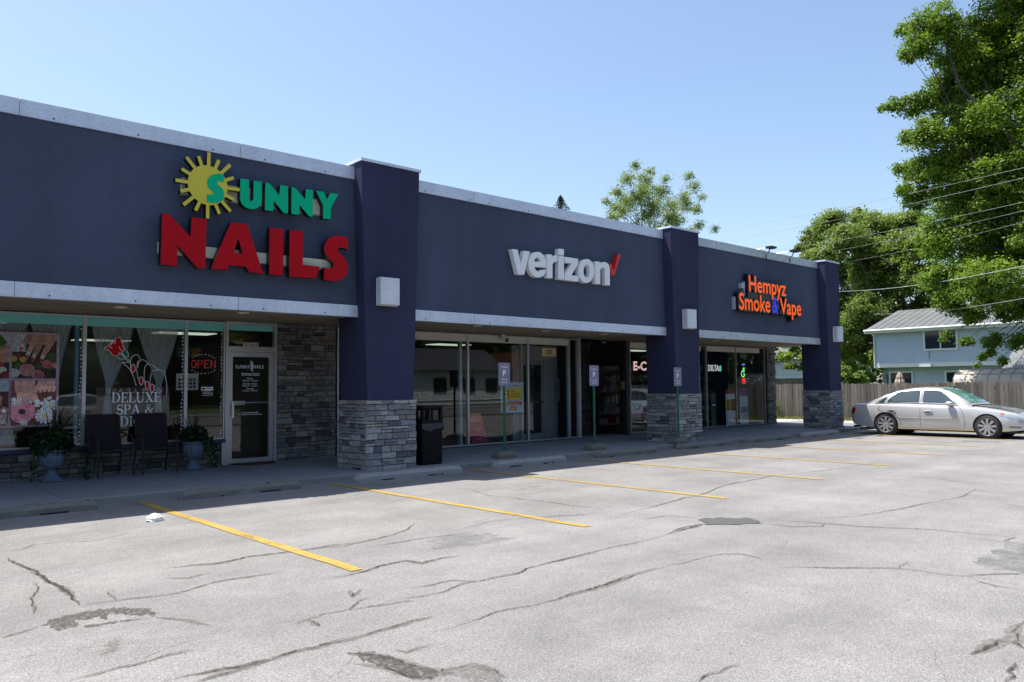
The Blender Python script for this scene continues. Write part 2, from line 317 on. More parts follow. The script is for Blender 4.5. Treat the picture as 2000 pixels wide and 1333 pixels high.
CR = [(B_, .03, [(0, 770), (100, 740), (330, 690), (500, 640), (620, 605), (720, 585)]),
 (B_, .032, [(700, 675), (860, 630), (960, 600), (1060, 560), (1180, 535), (1280, 520), (1400, 490), (1480, 460), (1600, 430), (1720, 390), (1830, 350), (1940, 320), (2000, 308)]),
 (B_, .03, [(450, 505), (560, 485), (640, 475), (760, 450), (830, 420), (900, 395), (960, 390), (1080, 365), (1180, 345), (1220, 320), (1300, 300), (1400, 275), (1470, 258), (1580, 230), (1700, 200), (1830, 175), (1950, 145), (2000, 130)]),
 (C_, .04, [(0, 415), (90, 390), (180, 365), (225, 352)]), (C_, .03, [(40, 395), (120, 370), (200, 356)]),
 (B_, .022, [(-100, 640), (0, 605), (80, 575), (200, 555), (235, 548), (280, 505), (350, 480)]), (B_, .018, [(235, 548), (400, 525), (520, 505), (600, 500)]),
 (B_, .016, [(590, 430), (700, 410), (800, 385), (900, 388), (950, 392)]), (B_, .028, [(110, 375), (200, 362), (300, 340), (400, 305), (550, 275), (640, 290), (750, 260), (860, 245)]),
 (B_, .02, [(0, 210), (200, 195), (350, 160), (480, 130), (560, 100), (600, 65)]), (B_, .02, [(340, 200), (560, 165), (640, 150), (800, 130), (930, 115)]),
 (B_, .02, [(850, 100), (1000, 60), (1150, 42), (1250, 35), (1400, 25), (1550, 15), (1680, 0)]), (B_, .02, [(230, 440), (250, 480), (300, 430)]), (B_, .02, [(0, 605), (40, 625), (70, 640)]),
 (B_, .035, [(250, 790), (330, 800), (430, 815), (560, 850), (720, 895), (760, 900), (800, 880), (930, 855), (1050, 890), (1120, 935)]), (B_, .03, [(260, 850), (420, 870), (520, 905), (640, 935), (700, 930)]),
 (B_, .018, [(480, 770), (560, 790), (600, 770), (700, 740)]),
 (A, .022, [(0, 228), (110, 215), (190, 185), (330, 170), (520, 165), (640, 140), (740, 110)]), (A, .05, [(40, 258), (90, 290), (180, 325), (260, 385), (340, 420), (400, 470), (440, 520)]),
 (A, .02, [(430, 525), (640, 500), (720, 488), (860, 475), (970, 460), (1080, 430), (1180, 400), (1280, 380), (1500, 350), (1600, 330)]),
 (A, .034, [(900, 320), (1070, 300), (1200, 292), (1400, 250), (1560, 232), (1700, 215), (1850, 190), (2000, 170)]), (A, .018, [(640, 440), (600, 455), (650, 500)]),
 (A, .018, [(860, 590), (960, 600), (1070, 610), (1180, 640)]), (A, .018, [(380, 945), (600, 890), (740, 860), (860, 825), (1000, 790), (1080, 770)]),
 (A, .026, [(900, 950), (1050, 915), (1200, 890), (1400, 850), (1500, 830), (1620, 790), (1750, 765), (1850, 735), (2000, 715)]), (A, .024, [(1080, 955), (1300, 895), (1500, 835)]),
 (A, .018, [(0, 710), (120, 675), (230, 640)]), (A, .016, [(190, 390), (210, 440), (180, 500), (190, 575)]), (A, .014, [(910, 370), (1050, 372), (1180, 340)]),
 (C_, .02, [(510, 325), (640, 335), (800, 345), (960, 358), (1100, 370), (1300, 378), (1500, 388), (1640, 402), (1750, 412), (1900, 425), (1980, 408)]),
 (C_, .018, [(780, 340), (870, 320), (1050, 315), (1200, 290), (1350, 262), (1480, 235), (1600, 215), (1660, 200), (1730, 160), (1830, 185), (1900, 192), (2000, 197)]),
 (C_, .016, [(540, 352), (700, 370), (870, 370), (890, 355)]), (C_, .02, [(630, 600), (720, 595), (860, 598), (1000, 600), (1200, 600), (1300, 605), (1400, 615), (1560, 640), (1700, 650), (1850, 672), (2000, 690)]),
 (C_, .016, [(1680, 640), (1850, 635), (1960, 635), (2000, 630)]), (C_, .016, [(1730, 672), (1830, 700), (2000, 725)]), (C_, .016, [(1300, 605), (1330, 580), (1365, 562)]),
 (C_, .045, [(2000, 900), (1930, 960), (1960, 980), (1930, 1015), (1850, 1010), (1800, 1040), (1700, 1085)]), (C_, .03, [(1930, 1015), (1970, 1030), (2010, 1055)]),
 (C_, .04, [(1950, 1130), (1910, 1180), (1950, 1210), (1890, 1240)]), (C_, .026, [(180, 1240), (240, 1195), (330, 1165), (440, 1137)]),
 (C_, .016, [(0, 590), (100, 575), (220, 540), (320, 522), (430, 525), (520, 545), (545, 560)]), (C_, .018, [(-130, 330), (0, 310), (90, 315), (190, 325)]),
 (C_, .022, [(-350, 330), (-200, 290), (0, 240), (100, 210), (180, 200), (300, 150), (370, 130), (480, 110), (580, 90), (700, 75), (850, 60), (1000, 40), (1120, 20), (1210, 0)]),
 (C_, .014, [(1280, 90), (1500, 100), (1700, 128), (1990, 138)]), (C_, .014, [(1850, 235), (2000, 262)]), (C_, .014, [(1700, 430), (1880, 455), (1960, 425)]),
 (((880, 840), 6.667), .018, [(200, 760), (350, 810), (520, 865), (840, 885), (900, 905), (1200, 930), (1400, 960), (1540, 985), (1800, 1010), (2000, 1022)]),
 (((880, 840), 6.667), .016, [(1000, 750), (1200, 735)]), (((880, 840), 6.667), .014, [(830, 790), (1000, 770)])]
for (org, s), wd, pts in CR:
    ribbon(lot, pts, wd*.4, 1, .0078, s, org); ribbon(lot, pts, wd*1.7, 2, .0025, s, org, .2)
def blotch(pts, m, z, org, s, jit=.03):
    P = [onZ(org[0]+a/s, org[1]+b/s, 0) for a, b in pts]; L = []
    for i, p in enumerate(P):
        q = P[(i+1) % len(P)]
        for k in range(5): e = p.lerp(q, k/5); L.append((e.x+random.gauss(0, jit), e.y+random.gauss(0, jit)))
    lot.poly([L], lambda x, y, d: (x, y, z), m)
blotch([(180, 330), (280, 320), (440, 322), (500, 335), (515, 350), (350, 362), (230, 360)], 3, .005, *C_)
blotch([(1710, 570), (1830, 510), (1920, 460), (2000, 430), (2300, 420), (2300, 700), (2000, 630), (1850, 605)], 4, .0035, *C_)
blotch([(235, 640), (300, 590), (430, 570), (560, 545), (690, 535), (830, 545), (880, 560), (860, 580), (760, 580), (690, 570), (600, 575), (590, 600), (520, 590), (430, 605), (420, 640), (320, 665)], 5, .0045, *A, .02)
blotch([(430, 640), (520, 630), (700, 605), (860, 592), (700, 615), (500, 645)], 5, .0045, *A, .01)
blotch([(560, 790), (600, 750), (650, 700), (665, 720), (650, 780), (600, 805)], 2, .003, *A, .02)
blotch([(230, 790), (300, 785), (440, 800), (560, 850), (690, 895), (760, 900), (700, 935), (560, 930), (430, 860), (300, 830)], 5, .0045, *B_, .02)
blotch([(760, 905), (930, 860), (1040, 890), (1110, 940), (900, 960)], 2, .0055, *B_, .02)
for uv in [(800, 150), (1060, 150), (950, 170)]:
    q = onZ(600+uv[0]/2.857, 1000+uv[1]/2.857)
blotch([(650, 170), (830, 130), (1000, 120), (1155, 150), (960, 185), (760, 215)], 6, .003, *B_, .04)
blotch([(1240, 720), (1500, 725), (1800, 735), (1700, 752), (1350, 745)], 4, .003, (1640, 730), 5.553, .03)
blotch([(120, 680), (300, 675), (300, 690), (150, 693)], 4, .003, (1640, 730), 5.553, .03)
for a, b in [(448, 739), (765, 750), (712, 906), (996, 1010), (1355, 782), (360, 1080), (1130, 488), (1180, 793)]:
    q = onZ(1300+a/2.857, 900+b/2.857); r = random.uniform(.012, .03); blotch([(a-r*300, b), (a, b-3), (a+r*300, b), (a, b+3)], 1, .005, *C_, .004)
# hairline cracks wandering over the whole lot, denser in the wheel tracks
for _ in range(95):
    x, y = random.uniform(-3, 30), random.uniform(-12, -1.2); a = random.choice([random.gauss(0, .25), random.gauss(0, .25), random.gauss(PI/2, .4)]); pts = [Vector((x, y, 0))]
    for k in range(random.randint(4, 12)): a += random.gauss(0, .38); pts.append(pts[-1]+Vector((math.cos(a), math.sin(a), 0))*random.uniform(.12, .4))
    wd = random.uniform(.004, .009); L = []; Rr = []
    for i, p in enumerate(pts): L.append((p.x, p.y+wd/2, .0018)); Rr.append((p.x+wd*.3, p.y-wd/2, .0018))
    n = len(pts); lot.add(L+Rr, [(i, n+i, n+i+1, i+1) for i in range(n-1)], 1, .3)
lotmats = [m_asphalt(), m_crack('crack_dark', (.05, .046, .04), .95, 18), m_crack('crack_dirt', (.16, .15, .13), .55, 26), M('asphalt_patch', (.075, .073, .072), .95, noises=((60, .35),), bump=(70, .5, .006)),
           m_crack('oil_stain', (.15, .15, .15), .55, 5), m_crack('loose_gravel', (.075, .07, .062), .95, 34), m_crack('tyre_mark', (.18, .18, .19), .45, 3)]
struct(lot.build('parking_lot', lotmats))
PAINT = m_paint(); nears = [-6.24, -6.2, -6.1, -5.98, -5.86, -5.72, -5.58, -5.47]
for k, yn in enumerate(nears):
    x = 3.581+2.9*k; b = MB(); n = 14; pts = [(x+random.gauss(0, .006), -.6+(yn+.6)*i/n) for i in range(n+1)]
    strip(b, pts, .115, lambda p, q, d: (p, q, .0068)); o = b.build('parking_line', PAINT); struct(o)
b = MB(); b.add([(26.78-.055, -.7, .0068), (26.78+.055, -.7, .0068), (26.78+.055, -5.4, .0068), (26.78-.055, -5.4, .0068)], [(0, 3, 2, 1)]); struct(b.build('parking_line', PAINT))
# pavement: slabs with joints, slightly higher at the shop front
CONC = m_concrete('pavement_concrete', (.225, .232, .245)); CURB = m_concrete('curb_concrete', (.24, .235, .22)); DARK = M('joint_dark', (.03, .03, .03), .95)
pv = MB(); xs = [-14+1.52*i for i in range(29)]
def zs(y): return .1+.045*(y+.5)/2.8
for x0, x1 in zip(xs[:-1], xs[1:]):
    x1 = min(x1, 28.3)
    for y0, y1 in ((-.27, 1.02), (1.035, 2.9)):
        t = random.uniform(0, 1); pv.add([(x0+.006, y0, -.05), (x1-.006, y0, -.05), (x1-.006, y1, -.05), (x0+.006, y1, -.05), (x0+.006, y0, zs(y0)), (x1-.006, y0, zs(y0)), (x1-.006, y1, zs(y1)), (x0+.006, y1, zs(y1))],
            [(4, 5, 6, 7), (0, 1, 5, 4), (1, 2, 6, 5), (3, 0, 4, 7), (2, 3, 7, 6)], 0, t)
pv.box((-14, -.26, -.06), (28.3, 2.9, .09), 1)
for x0 in np.arange(-14, 28.2, 3.05):
    x1 = min(x0+3.04, 28.3); j = random.uniform(-.008, .008); pv.loft([[(x, -.47+j, -.05), (x, -.462+j, .085), (x, -.44+j, .1), (x, -.277, .103), (x, -.277, -.05)] for x in (x0+.004, x1)], 2, random.random())
struct(pv.build('pavement', [CONC, DARK, CURB]))
b = MB(); b.box((28.3, -.3, -.05), (31.6, 9, .03)); struct(b.build('concrete_apron', m_concrete('apron_concrete', (.42, .41, .38))))
# road and opposite kerb, behind the camera (seen in the window glass)
b = MB(); b.add([(-150, -27, -.03), (150, -27, -.03), (150, -17.4, -.03), (-150, -17.4, -.03)], [(0, 1, 2, 3)]); struct(b.build('road', M('road_asphalt', (.13, .13, .13), .9, noises=((1, .15), (60, .2)))))
b = MB(); b.box((-150, -29.2, -.05), (150, -27, .09)); struct(b.build('far_pavement', CURB))
b = MB()
for y in (-22.3, -22.05): b.box((-150, y-.05, -.03), (150, y+.05, -.025))
struct(b.build('road_line', PAINT))

# ================================================================== THE SHOP BUILDING
NAVY = m_stucco('fascia_stucco', (.062, .077, .126)); NAVY2 = m_stucco('pillar_stucco', (.036, .039, .085)); GALV = m_galv('galvanised', (.6, .65, .76)); GALV2 = m_galv('galvanised_streaked', (.46, .51, .55), True)
SOFF = m_wood('soffit_board', (.34, .28, .2), .5, .15, (.6, 5, 5)); STONE = m_stone(); STONE2 = m_stone('shade_toned_stone', .62, (1.02, .98, .92)); ALU = M('aluminium', (.5, .5, .52), .38, .6, noises=((3, .06),)); GLASS = m_glass('window_glass'); WHITE = M('white_paint', (.72, .72, .7), .5, noises=((3, .05),))  # second stone is the ledge stone with deeper shade darkened into its colour
NAVYT = M('navy_trim', (.03, .034, .085), .5); TEAL = M('teal_paint', (.17, .56, .55), .6, noises=((2, .08),)); CREAM = M('cream_board', (.6, .58, .52), .7, noises=((2, .08),))
INW = M('interior_wall', (.10, .095, .09), .8); INF = M('interior_floor', (.11, .095, .08), .4); INC = M('interior_ceiling', (.2, .2, .2), .9); LITP = M('light_panel', (.85, 1, .82), .5, emit=.3); BLACK = M('black_paint', (.012, .012, .014), .45)
bd = thing('shop_building', (5, 2.3, 0), 'long low row of shops with dark blue fascia and stone-footed pillars', 'building')
D = 2.31
segs = [(-14, 7.4), (8.42, 16.3), (17.3, 24.4)]
for i, (x0, x1) in enumerate(segs):
    b = MB(); b.box((x0, .025, 2.84), (x1, .3, 5.4)); b.build('fascia_panel', NAVY, bd)
    g_ = GALV2 if i == 2 else GALV
    for z0, z1, nm in ((5.225, 5.45, 'top_trim'), (2.78, 2.983, 'bottom_trim')):
        b = MB(); x = x0; L = 3.05; k0 = {0: .9, 1: 1.6, 2: 2.2}[i]; e = x0+k0
        while x < x1-.01:
            e = min(e, x1); yj = random.uniform(-.004, .004); b.box((x+.003, 0+yj, z0), (e-.003, .36 if nm == 'top_trim' else .1, z1), 0, random.random()); b.box((x+.003, yj-.006, z0), (e-.003, yj, z0+.012), 0)
            for q in np.arange(x+.4, e, 1.1): b.box((q, yj-.008, z0+.03), (q+.02, yj, z0+.05), 1)
            x = e; e = x+L
        b.build(nm, [g_, BLACK], bd)
b = MB(); b.box((-14, .3, 5.1), (25.3, 14, 5.25)); b.build('roof', M('roof_felt', (.2, .2, .2), .9), bd)
b = MB(); b.box((-14, 13.8, 0), (25.55, 14, 5.2)); b.build('back_wall', NAVY, bd)
b = MB(); b.box((25.35, 2.45, 0), (25.55, 13.8, 5.2)); b.box((25.05, .3, 2.9), (25.25, 2.45, 5.2)); b.build('side_wall', NAVY, bd)
# soffit boards with recessed lights
b = MB(); y = .1
while y < 2.45:
    b.box((-14, y, 2.8), (25.2, min(y+.55, 2.5)-.006, 2.86), 0, random.random()); y += .55
sf = b.build('soffit', SOFF, bd)
proto = None
for u, v in [(236, 600), (475, 611), (932, 636.5), (1065, 646.5), (1180, 653), (1398, 665.5)]:
    q = onZ(u, v, 2.795)
    if proto is None:
        b = MB(); b.lathe([(.1, .0), (.1, -.012), (.075, -.014), (.07, 0)], n=20); proto = b.build('recessed_light', M('lamp_ring', (.6, .58, .5), .4), sf, local=True); o = proto
    else: o = dup(proto, parent=sf)
    o.location = q-bd.location
# stone veneer: rows of separate blocks in one mesh
def veneer(mb, o, ax, nrm, L, z0, z1, dmin=.012, dmax=.045, rows=(.07, .125)):
    """o: corner (x,y); ax: direction along the wall; nrm: outward direction (2-D)"""
    z = z0
    while z < z1-.02:
        h = min(random.uniform(*rows), z1-z)
        if z1-z-h < .04: h = z1-z
        s = 0
        while s < L-.005:
            l = random.uniform(.1, .36)
            if L-s-l < .09: l = L-s
            split = h > .095 and random.random() < .4
            for a, c in (((z, z+h/2), (z+h/2, z+h)) if split else ((z, z+h),)):
                d = random.uniform(dmin, dmax); g1 = .003; P = []
                for dd, jit in ((-.02, 0), (d, .005)):
                    for (sx, zz) in ((s+g1, a+g1), (s+l-g1, a+g1), (s+l-g1, c-g1), (s+g1, c-g1)):
                        k = dd+random.gauss(0, jit); e = .004 if jit else 0; sx2 = sx+(e if sx < s+l/2 else -e); P.append((o[0]+ax[0]*sx2+nrm[0]*k, o[1]+ax[1]*sx2+nrm[1]*k, zz+(e if zz < (a+c)/2 else -e)))
                fs = [(4, 5, 6, 7), (0, 1, 5, 4), (1, 2, 6, 5), (2, 3, 7, 6), (3, 0, 4, 7)]
                if ax[0]*nrm[1]-ax[1]*nrm[0] > 0: fs = [tuple(reversed(f)) for f in fs]
                mb.add(P, fs, 0, random.random())
            s += l
        z += h
PIL = [(7.28, 8.52, 7.41, 8.37, 5.56), (16.2, 17.4, 16.32, 17.29, 5.52), (24.29, 25.24, 24.40, 25.16, 5.48)]
for t0, t1, b0, b1, zt in PIL:
    b = MB(); rings = []
    for z in (1.3, 2.0, 2.8, 3.6, 4.5, zt-.05):
        f = (z-1.3)/(zt-1.35); f2 = f**.9; x0 = b0+(t0-b0)*f2; x1 = b1+(t1-b1)*f2; c = .012
        bk = .66
        rings.append([(x0+c, -.25, z), (x1-c, -.25, z), (x1, -.25+c, z), (x1, bk, z), (x0, bk, z), (x0, -.25+c, z)])
    b.loft(rings); pl = b.build('pillar', NAVY2, bd)
    b = MB(); b.box((t0-.02, -.275, zt-.05), (t1+.02, .42, zt)); b.build('pillar_cap', GALV, pl)
    b = MB(); s0, s1 = b0-.02, b1+.02; b.box((s0+.01, -.25, .05), (s1-.01, .66, 1.3), 1)
    veneer(b, (s0-.025, -.25), (1, 0), (0, -1), s1-s0+.05, .09, 1.315); veneer(b, (s0, -.25), (0, 1), (-1, 0), .93, .09, 1.315); veneer(b, (s1, -.25), (0, 1), (1, 0), .93, .09, 1.315)
    b.box((s0+.005, -.245, 1.3), (s1-.005, .655, 1.318), 0, .9); b.build('stone_base', [STONE, DARK], pl)
# stone panels of the shop front
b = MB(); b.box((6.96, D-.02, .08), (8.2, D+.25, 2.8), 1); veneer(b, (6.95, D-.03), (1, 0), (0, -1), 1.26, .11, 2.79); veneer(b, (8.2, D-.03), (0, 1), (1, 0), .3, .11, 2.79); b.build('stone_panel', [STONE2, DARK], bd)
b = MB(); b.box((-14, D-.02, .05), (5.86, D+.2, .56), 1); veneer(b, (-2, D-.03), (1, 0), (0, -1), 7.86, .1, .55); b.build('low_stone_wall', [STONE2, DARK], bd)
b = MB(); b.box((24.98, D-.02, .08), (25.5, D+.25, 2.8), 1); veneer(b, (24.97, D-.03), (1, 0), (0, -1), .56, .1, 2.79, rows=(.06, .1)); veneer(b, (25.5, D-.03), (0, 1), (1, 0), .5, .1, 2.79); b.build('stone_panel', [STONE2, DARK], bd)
# entrance recess of the far shop: dark stone back wall and side wall with a door
b = MB(); b.box((15.56, 3.72, .05), (17.52, 3.9, 2.8), 1); veneer(b, (15.56, 3.72), (1, 0), (0, -1), 1.95, .12, 2.79); b.build('recess_wall', [M('dark_stone', (.085, .078, .08), .8, noises=((20, .4),), tint=.5, bump=(30, .6, .01)), DARK], bd)
b = MB(); b.box((17.5, D+.02, 2.22), (17.58, 3.72, 2.8)); b.box((17.5, D+.02, .1), (17.58, 2.5, 2.22)); b.box((17.5, 3.5, .1), (17.58, 3.72, 2.22)); b.build('recess_side', M('recess_dark', (.03, .03, .034), .6), bd)
def frame_box(mb, x0, x1, z0, z1, w, y0, y1, m=0):
    mb.box((x0, y0, z0), (x0+w, y1, z1), m); mb.box((x1-w, y0, z0), (x1, y1, z1), m); mb.box((x0+w, y0, z0), (x1-w, y1, z0+w), m); mb.box((x0+w, y0, z1-w), (x1-w, y1, z1), m)
def window(x0, x1, z0, z1=2.775, w=.026, mat=None):
    b = MB(); frame_box(b, x0+.001, x1-.001, z0, z1, w, D-.03, D+.05); f = b.build('window', mat or ALU, bd)
    b = MB(); b.add([(x0+w, D, z0+w), (x1-w, D, z0+w), (x1-w, D, z1-w), (x0+w, D, z1-w)], [(0, 1, 2, 3)]); b.build('pane', GLASS, f); return f
for x0, x1 in ((-1.38, .27), (.27, 1.92), (1.92, 3.573), (3.573, 5.223), (5.223, 5.93)): window(x0, x1, .62)
for x0, x1 in ((8.27, 9.99), (9.99, 11.71), (11.71, 13.64), (13.64, 15.45)): window(x0, x1, .17)
SILV = M('worn_frame', (.3, .3, .28), .5, .3, noises=((5, .2),))
for x0, x1 in ((17.6, 19.5), (19.5, 21.37), (21.37, 23.06), (23.06, 24.86)): window(x0, x1, .18, mat=SILV)
b = MB(); b.box((-14, D-.1, .555), (5.93, D+.12, .615)); b.box((8.22, D-.07, .06), (15.55, D+.12, .165)); b.box((17.45, D-.07, .05), (24.96, D+.12, .175)); b.build('sill', NAVYT, bd)
b = MB(); b.box((5.875, D-.05, .08), (5.935, D+.05, .555)); b.build('jamb', ALU, bd); b = MB(); b.box((15.46, D-.04, .08), (15.55, D+.06, 2.8)); b.build('jamb', ALU, bd)
# front door of the first shop
b = MB(); b.box((5.935, D-.05, .08), (5.985, D+.06, 2.79)); b.box((6.885, D-.05, .08), (6.945, D+.06, 2.79)); b.box((5.985, D-.045, 2.225), (6.885, D+.06, 2.33)); b.box((5.985, D-.045, 2.735), (6.885, D+.06, 2.79)); df = b.build('door_frame', ALU, bd)
b = MB(); b.add([(5.985, D, 2.33), (6.885, D, 2.33), (6.885, D, 2.735), (5.985, D, 2.735)], [(0, 1, 2, 3)]); b.build('transom_pane', GLASS, df)
b = MB(); frame_box(b, 5.99, 6.88, .12, 2.22, .085, D-.03, D+.03); b.box((6.075, D-.03, .205), (6.795, D+.03, .24)); dr = b.build('door', ALU, bd)
b = MB(); b.add([(6.07, D, .235), (6.8, D, .235), (6.8, D, 2.14), (6.07, D, 2.14)], [(0, 1, 2, 3)]); b.build('door_pane', GLASS, dr)
b = MB(); b.box((6.045, D-.085, 1.0), (6.085, D-.07, 1.3)); b.box((6.05, D-.07, 1.02), (6.08, D-.03, 1.05)); b.box((6.05, D-.07, 1.25), (6.08, D-.03, 1.28)); b.build('handle', M('brushed_steel', (.62, .62, .62), .3, .8), dr)
b = MB(); b.box((6.09, D+.04, 1.235), (6.35, D+.09, 1.31)); b.box((6.35, D+.05, 1.265), (6.8, D+.075, 1.285)); b.build('push_bar', ALU, dr)
# recess door (faces sideways) with dark glass
b = MB(); X = 17.5
for y0, y1, z0, z1 in ((2.5, 2.57, .1, 2.22), (3.43, 3.5, .1, 2.22), (2.57, 3.43, .1, .3), (2.57, 3.43, 2.1, 2.22)): b.box((X-.01, y0, z0), (X+.05, y1, z1))
dr2 = b.build('door', BLACK, bd); b = MB(); b.add([(X, 2.57, .3), (X, 3.43, .3), (X, 3.43, 2.1), (X, 2.57, 2.1)], [(0, 3, 2, 1)]); b.build('door_pane', GLASS, dr2)
b = MB(); b.tube([(X-.01, 2.66, 1.0), (X-.06, 2.66, 1.02), (X-.06, 2.66, 1.28), (X-.01, 2.66, 1.3)], .012); b.build('handle', ALU, dr2)
# interiors
b = MB(); b.box((-14, D+.06, .05), (25.35, 13.8, .12)); b.build('interior_floor', INF, bd)
b = MB(); b.box((-14, D+.1, 2.76), (15.5, 13.8, 2.83)); b.box((17.6, D+.1, 2.76), (25.3, 13.8, 2.83)); b.box((15.5, 3.9, 2.76), (17.6, 13.8, 2.83)); ic = b.build('interior_ceiling', INC, bd)
b = MB(); b.box((-14, 9.6, .12), (25.3, 9.7, 2.76)); b.box((8.06, D+.26, .12), (8.18, 9.6, 2.76)); b.box((15.56, 3.9, .12), (15.66, 9.6, 2.76)); b.box((15.47, D+.1, .12), (15.55, 3.72, 2.76)); b.build('partition', INW, bd)
for x0, x1, z0 in ((.3, 1.895, 2.6), (1.95, 3.545, 2.6), (3.6, 5.195, 2.6), (5.25, 5.9, 2.6), (5.99, 6.88, 2.63)): b = MB(); b.box((x0, D-.012, z0), (x1, D-.003, 2.748 if x0 < 5.95 else 2.733)); b.build('header_board', TEAL, bd)
for x0, x1 in ((8.3, 9.96), (10.02, 11.68), (11.74, 13.61), (13.67, 15.1), (17.63, 19.47), (19.53, 21.1), (21.4, 23.03), (23.09, 24.55)): b = MB(); b.box((x0, D-.012, 2.59), (x1, D-.003, 2.748)); b.build('header_board', CREAM, bd)
BP, PPS = M('blue_post', (.2, .45, .62), .5), M('pale_post', (.6, .7, .76), .5)
for x, w_, m in ((3.5, .05, BP), (11.62, .07, PPS), (13.56, .04, PPS), (21.2, .07, PPS)): b = MB(); b.box((x-w_/2, D+.13, .12), (x+w_/2, D+.22, 2.76)); b.build('post', m, bd)
b = MB(); b.lathe([(.062, .16), (.062, 2.76)], (15.2, D+.1, 0), 16); b.build('post', PPS, bd)
# white vestibule behind the second shop's glass
b = MB(); b.box((13.75, 3.0, .12), (14.08, 3.08, 2.6)); b.box((14.88, 3.0, .12), (15.4, 3.08, 2.6)); b.box((14.08, 3.0, 2.2), (14.88, 3.08, 2.6)); b.build('vestibule_wall', M('vestibule_paint', (.33, .36, .38), .7), bd)
b = MB(); 
for x0, x1, z0, z1 in ((14.09, 14.16, .12, 2.19), (14.8, 14.87, .12, 2.19), (14.16, 14.8, 2.1, 2.19), (14.16, 14.8, .12, .3)): b.box((x0, 3.01, z0), (x1, 3.06, z1))
vd = b.build('door', M('grey_door', (.3, .34, .37), .5), bd); b = MB(); b.box((14.16, 3.03, .3), (14.8, 3.04, 2.1)); b.build('door_pane', M('dark_glass', (.015, .017, .02), .08), vd); b = MB(); b.box((14.14, 2.96, 1.1), (14.82, 3.0, 1.14)); b.build('push_bar', BLACK, vd)
proto = None
for x, y in [(2.2, 4.1), (6.3, 5.4), (5.6, 9.0), (11.2, 5.2), (14, 6), (9.6, 6.6), (12.6, 8.2), (19, 4.4), (22, 5.6)]:
    if proto is None: b = MB(); b.box((-.6, -.3, -.015), (.6, .3, 0)); proto = o = b.build('light_panel', LITP, ic, local=True)
    else: o = dup(proto, parent=ic)
    o.location = Vector((x, y, 2.755))-bd.location
# shelves and counters inside
SHV = M('shelf_dark', (.07, .06, .055), .6, noises=((6, .5),), tint=.6)
def shelf(x0, x1, y0, y1, z1, label):
    b = MB()
    b.box((x0, y1-.03, .13), (x1, y1, z1), 0, .4)
    for x in (x0, (x0+x1)/2, x1-.03): b.box((x, y0, .13), (x+.03, y1-.03, z1), 0, .4)
    for z in np.arange(.3, z1, .34):
        b.box((x0+.03, y0+.02, z), (x1-.03, y1-.03, z+.03), 0, .4); x = x0+.08
        while x < x1-.2:
            wq = random.uniform(.07, .2); b.box((x, y0+.06, z+.03), (x+wq, y1-.1, z+.03+random.uniform(.1, .24)), 1, random.random()); x += wq+.02
    o = b.build('display_shelf', [SHV, M('boxed_goods', (.12, .1, .09), .5, tint=.8)], None, loc=((x0+x1)/2, y0, .12)); tag(o, label, 'shelf')
shelf(18.2, 24.6, 4.2, 4.7, 2.1, 'long dark stocked shelf deep inside the far shop behind its price posters')
shelf(9.2, 13.2, 8.6, 9.1, 2.0, 'dark stocked shelf at the back of the middle shop')
shelf(.2, 3.2, 8.4, 8.9, 2.1, 'dark shelf against the back wall of the nail salon')
# ================================================================== SIGNS
RED = M('red_acrylic', (.42, .003, .010), .4, spec=.12, noises=((2, .05),)); GRN = M('green_acrylic', (.0, .44, .22), .4, spec=.12); YEL = M('yellow_acrylic', (.6, .52, .06), .4, spec=.15, noises=((1.5, .06),)); CREAMR = M('raceway_cream', (.55, .53, .42), .6, noises=((4, .08),))
LW = M('letter_white', (.82, .82, .84), .5, spec=.3); LR = M('tick_red', (.6, .015, .02), .35); RET = M('letter_return', (.006, .006, .007), .35)
def letter(mb, loops, Y, thick, mf=0, ms=1, inset=True):
    fn = lambda x, z, d: (x, Y-d, z)
    mb.poly(loops, fn, ms, depth=(0, -thick)); mb.poly(loops, lambda x, z, d: (x, Y-.003, z), mf)
YF = -.19
s1 = thing('shop_sign', (5.2, -.1, 3.9), 'red and green raised lettering with a yellow sun on the near fascia', 'sign')
c3, c4, c2, c1 = ((300, 400), 8.33), ((490, 420), 9.52), ((450, 330), 9.09), ((330, 290), 8.887)
def P(pts, c, Y=YF): return pxy(pts, Y, c[0], c[1])
NA = [[P([(140, 140), (250, 150), (600, 530), (618, 205), (862, 235), (840, 1040), (715, 1035), (388, 665), (375, 1000), (112, 975)], c3)],
 [pxy([(450.7, 434.8), (482.5, 438.2), (514.5, 535.5), (486.7, 532), (480, 521.2), (445.9, 518.2), (443.5, 527.5), (411.6, 525.5)], YF), pxy([(465.4, 466.6), (455.8, 493.6), (474.3, 496)], YF)],
 [P([(347, 240), (605, 265), (595, 1130), (340, 1105)], c4)], [P([(718, 280), (965, 300), (965, 925), (1285, 965), (1210, 1182), (712, 1150)], c4)],
 [P([(1805, 430), (1750, 412), (1700, 400), (1650, 391), (1600, 388), (1545, 394), (1500, 410), (1455, 436), (1420, 470), (1390, 515), (1370, 560), (1360, 610), (1362, 660), (1376, 712), (1400, 760), (1432, 802), (1470, 840), (1505, 868), (1530, 890), (1545, 920), (1545, 950), (1530, 978), (1505, 993), (1460, 1000), (1410, 992), (1360, 975), (1355, 1205), (1400, 1220), (1450, 1228), (1510, 1233), (1560, 1232), (1610, 1227), (1660, 1215), (1710, 1188), (1750, 1150), (1782, 1102), (1800, 1050), (1807, 1005), (1805, 960), (1796, 915), (1780, 870), (1752, 823), (1720, 780), (1685, 742), (1650, 710), (1625, 682), (1612, 655), (1615, 630), (1630, 614), (1655, 608), (1690, 611), (1740, 625), (1805, 650)], c4)]]
b = MB()
for L in NA: letter(b, L, YF, .11)
b.build('lettering', [RED, RET], s1)
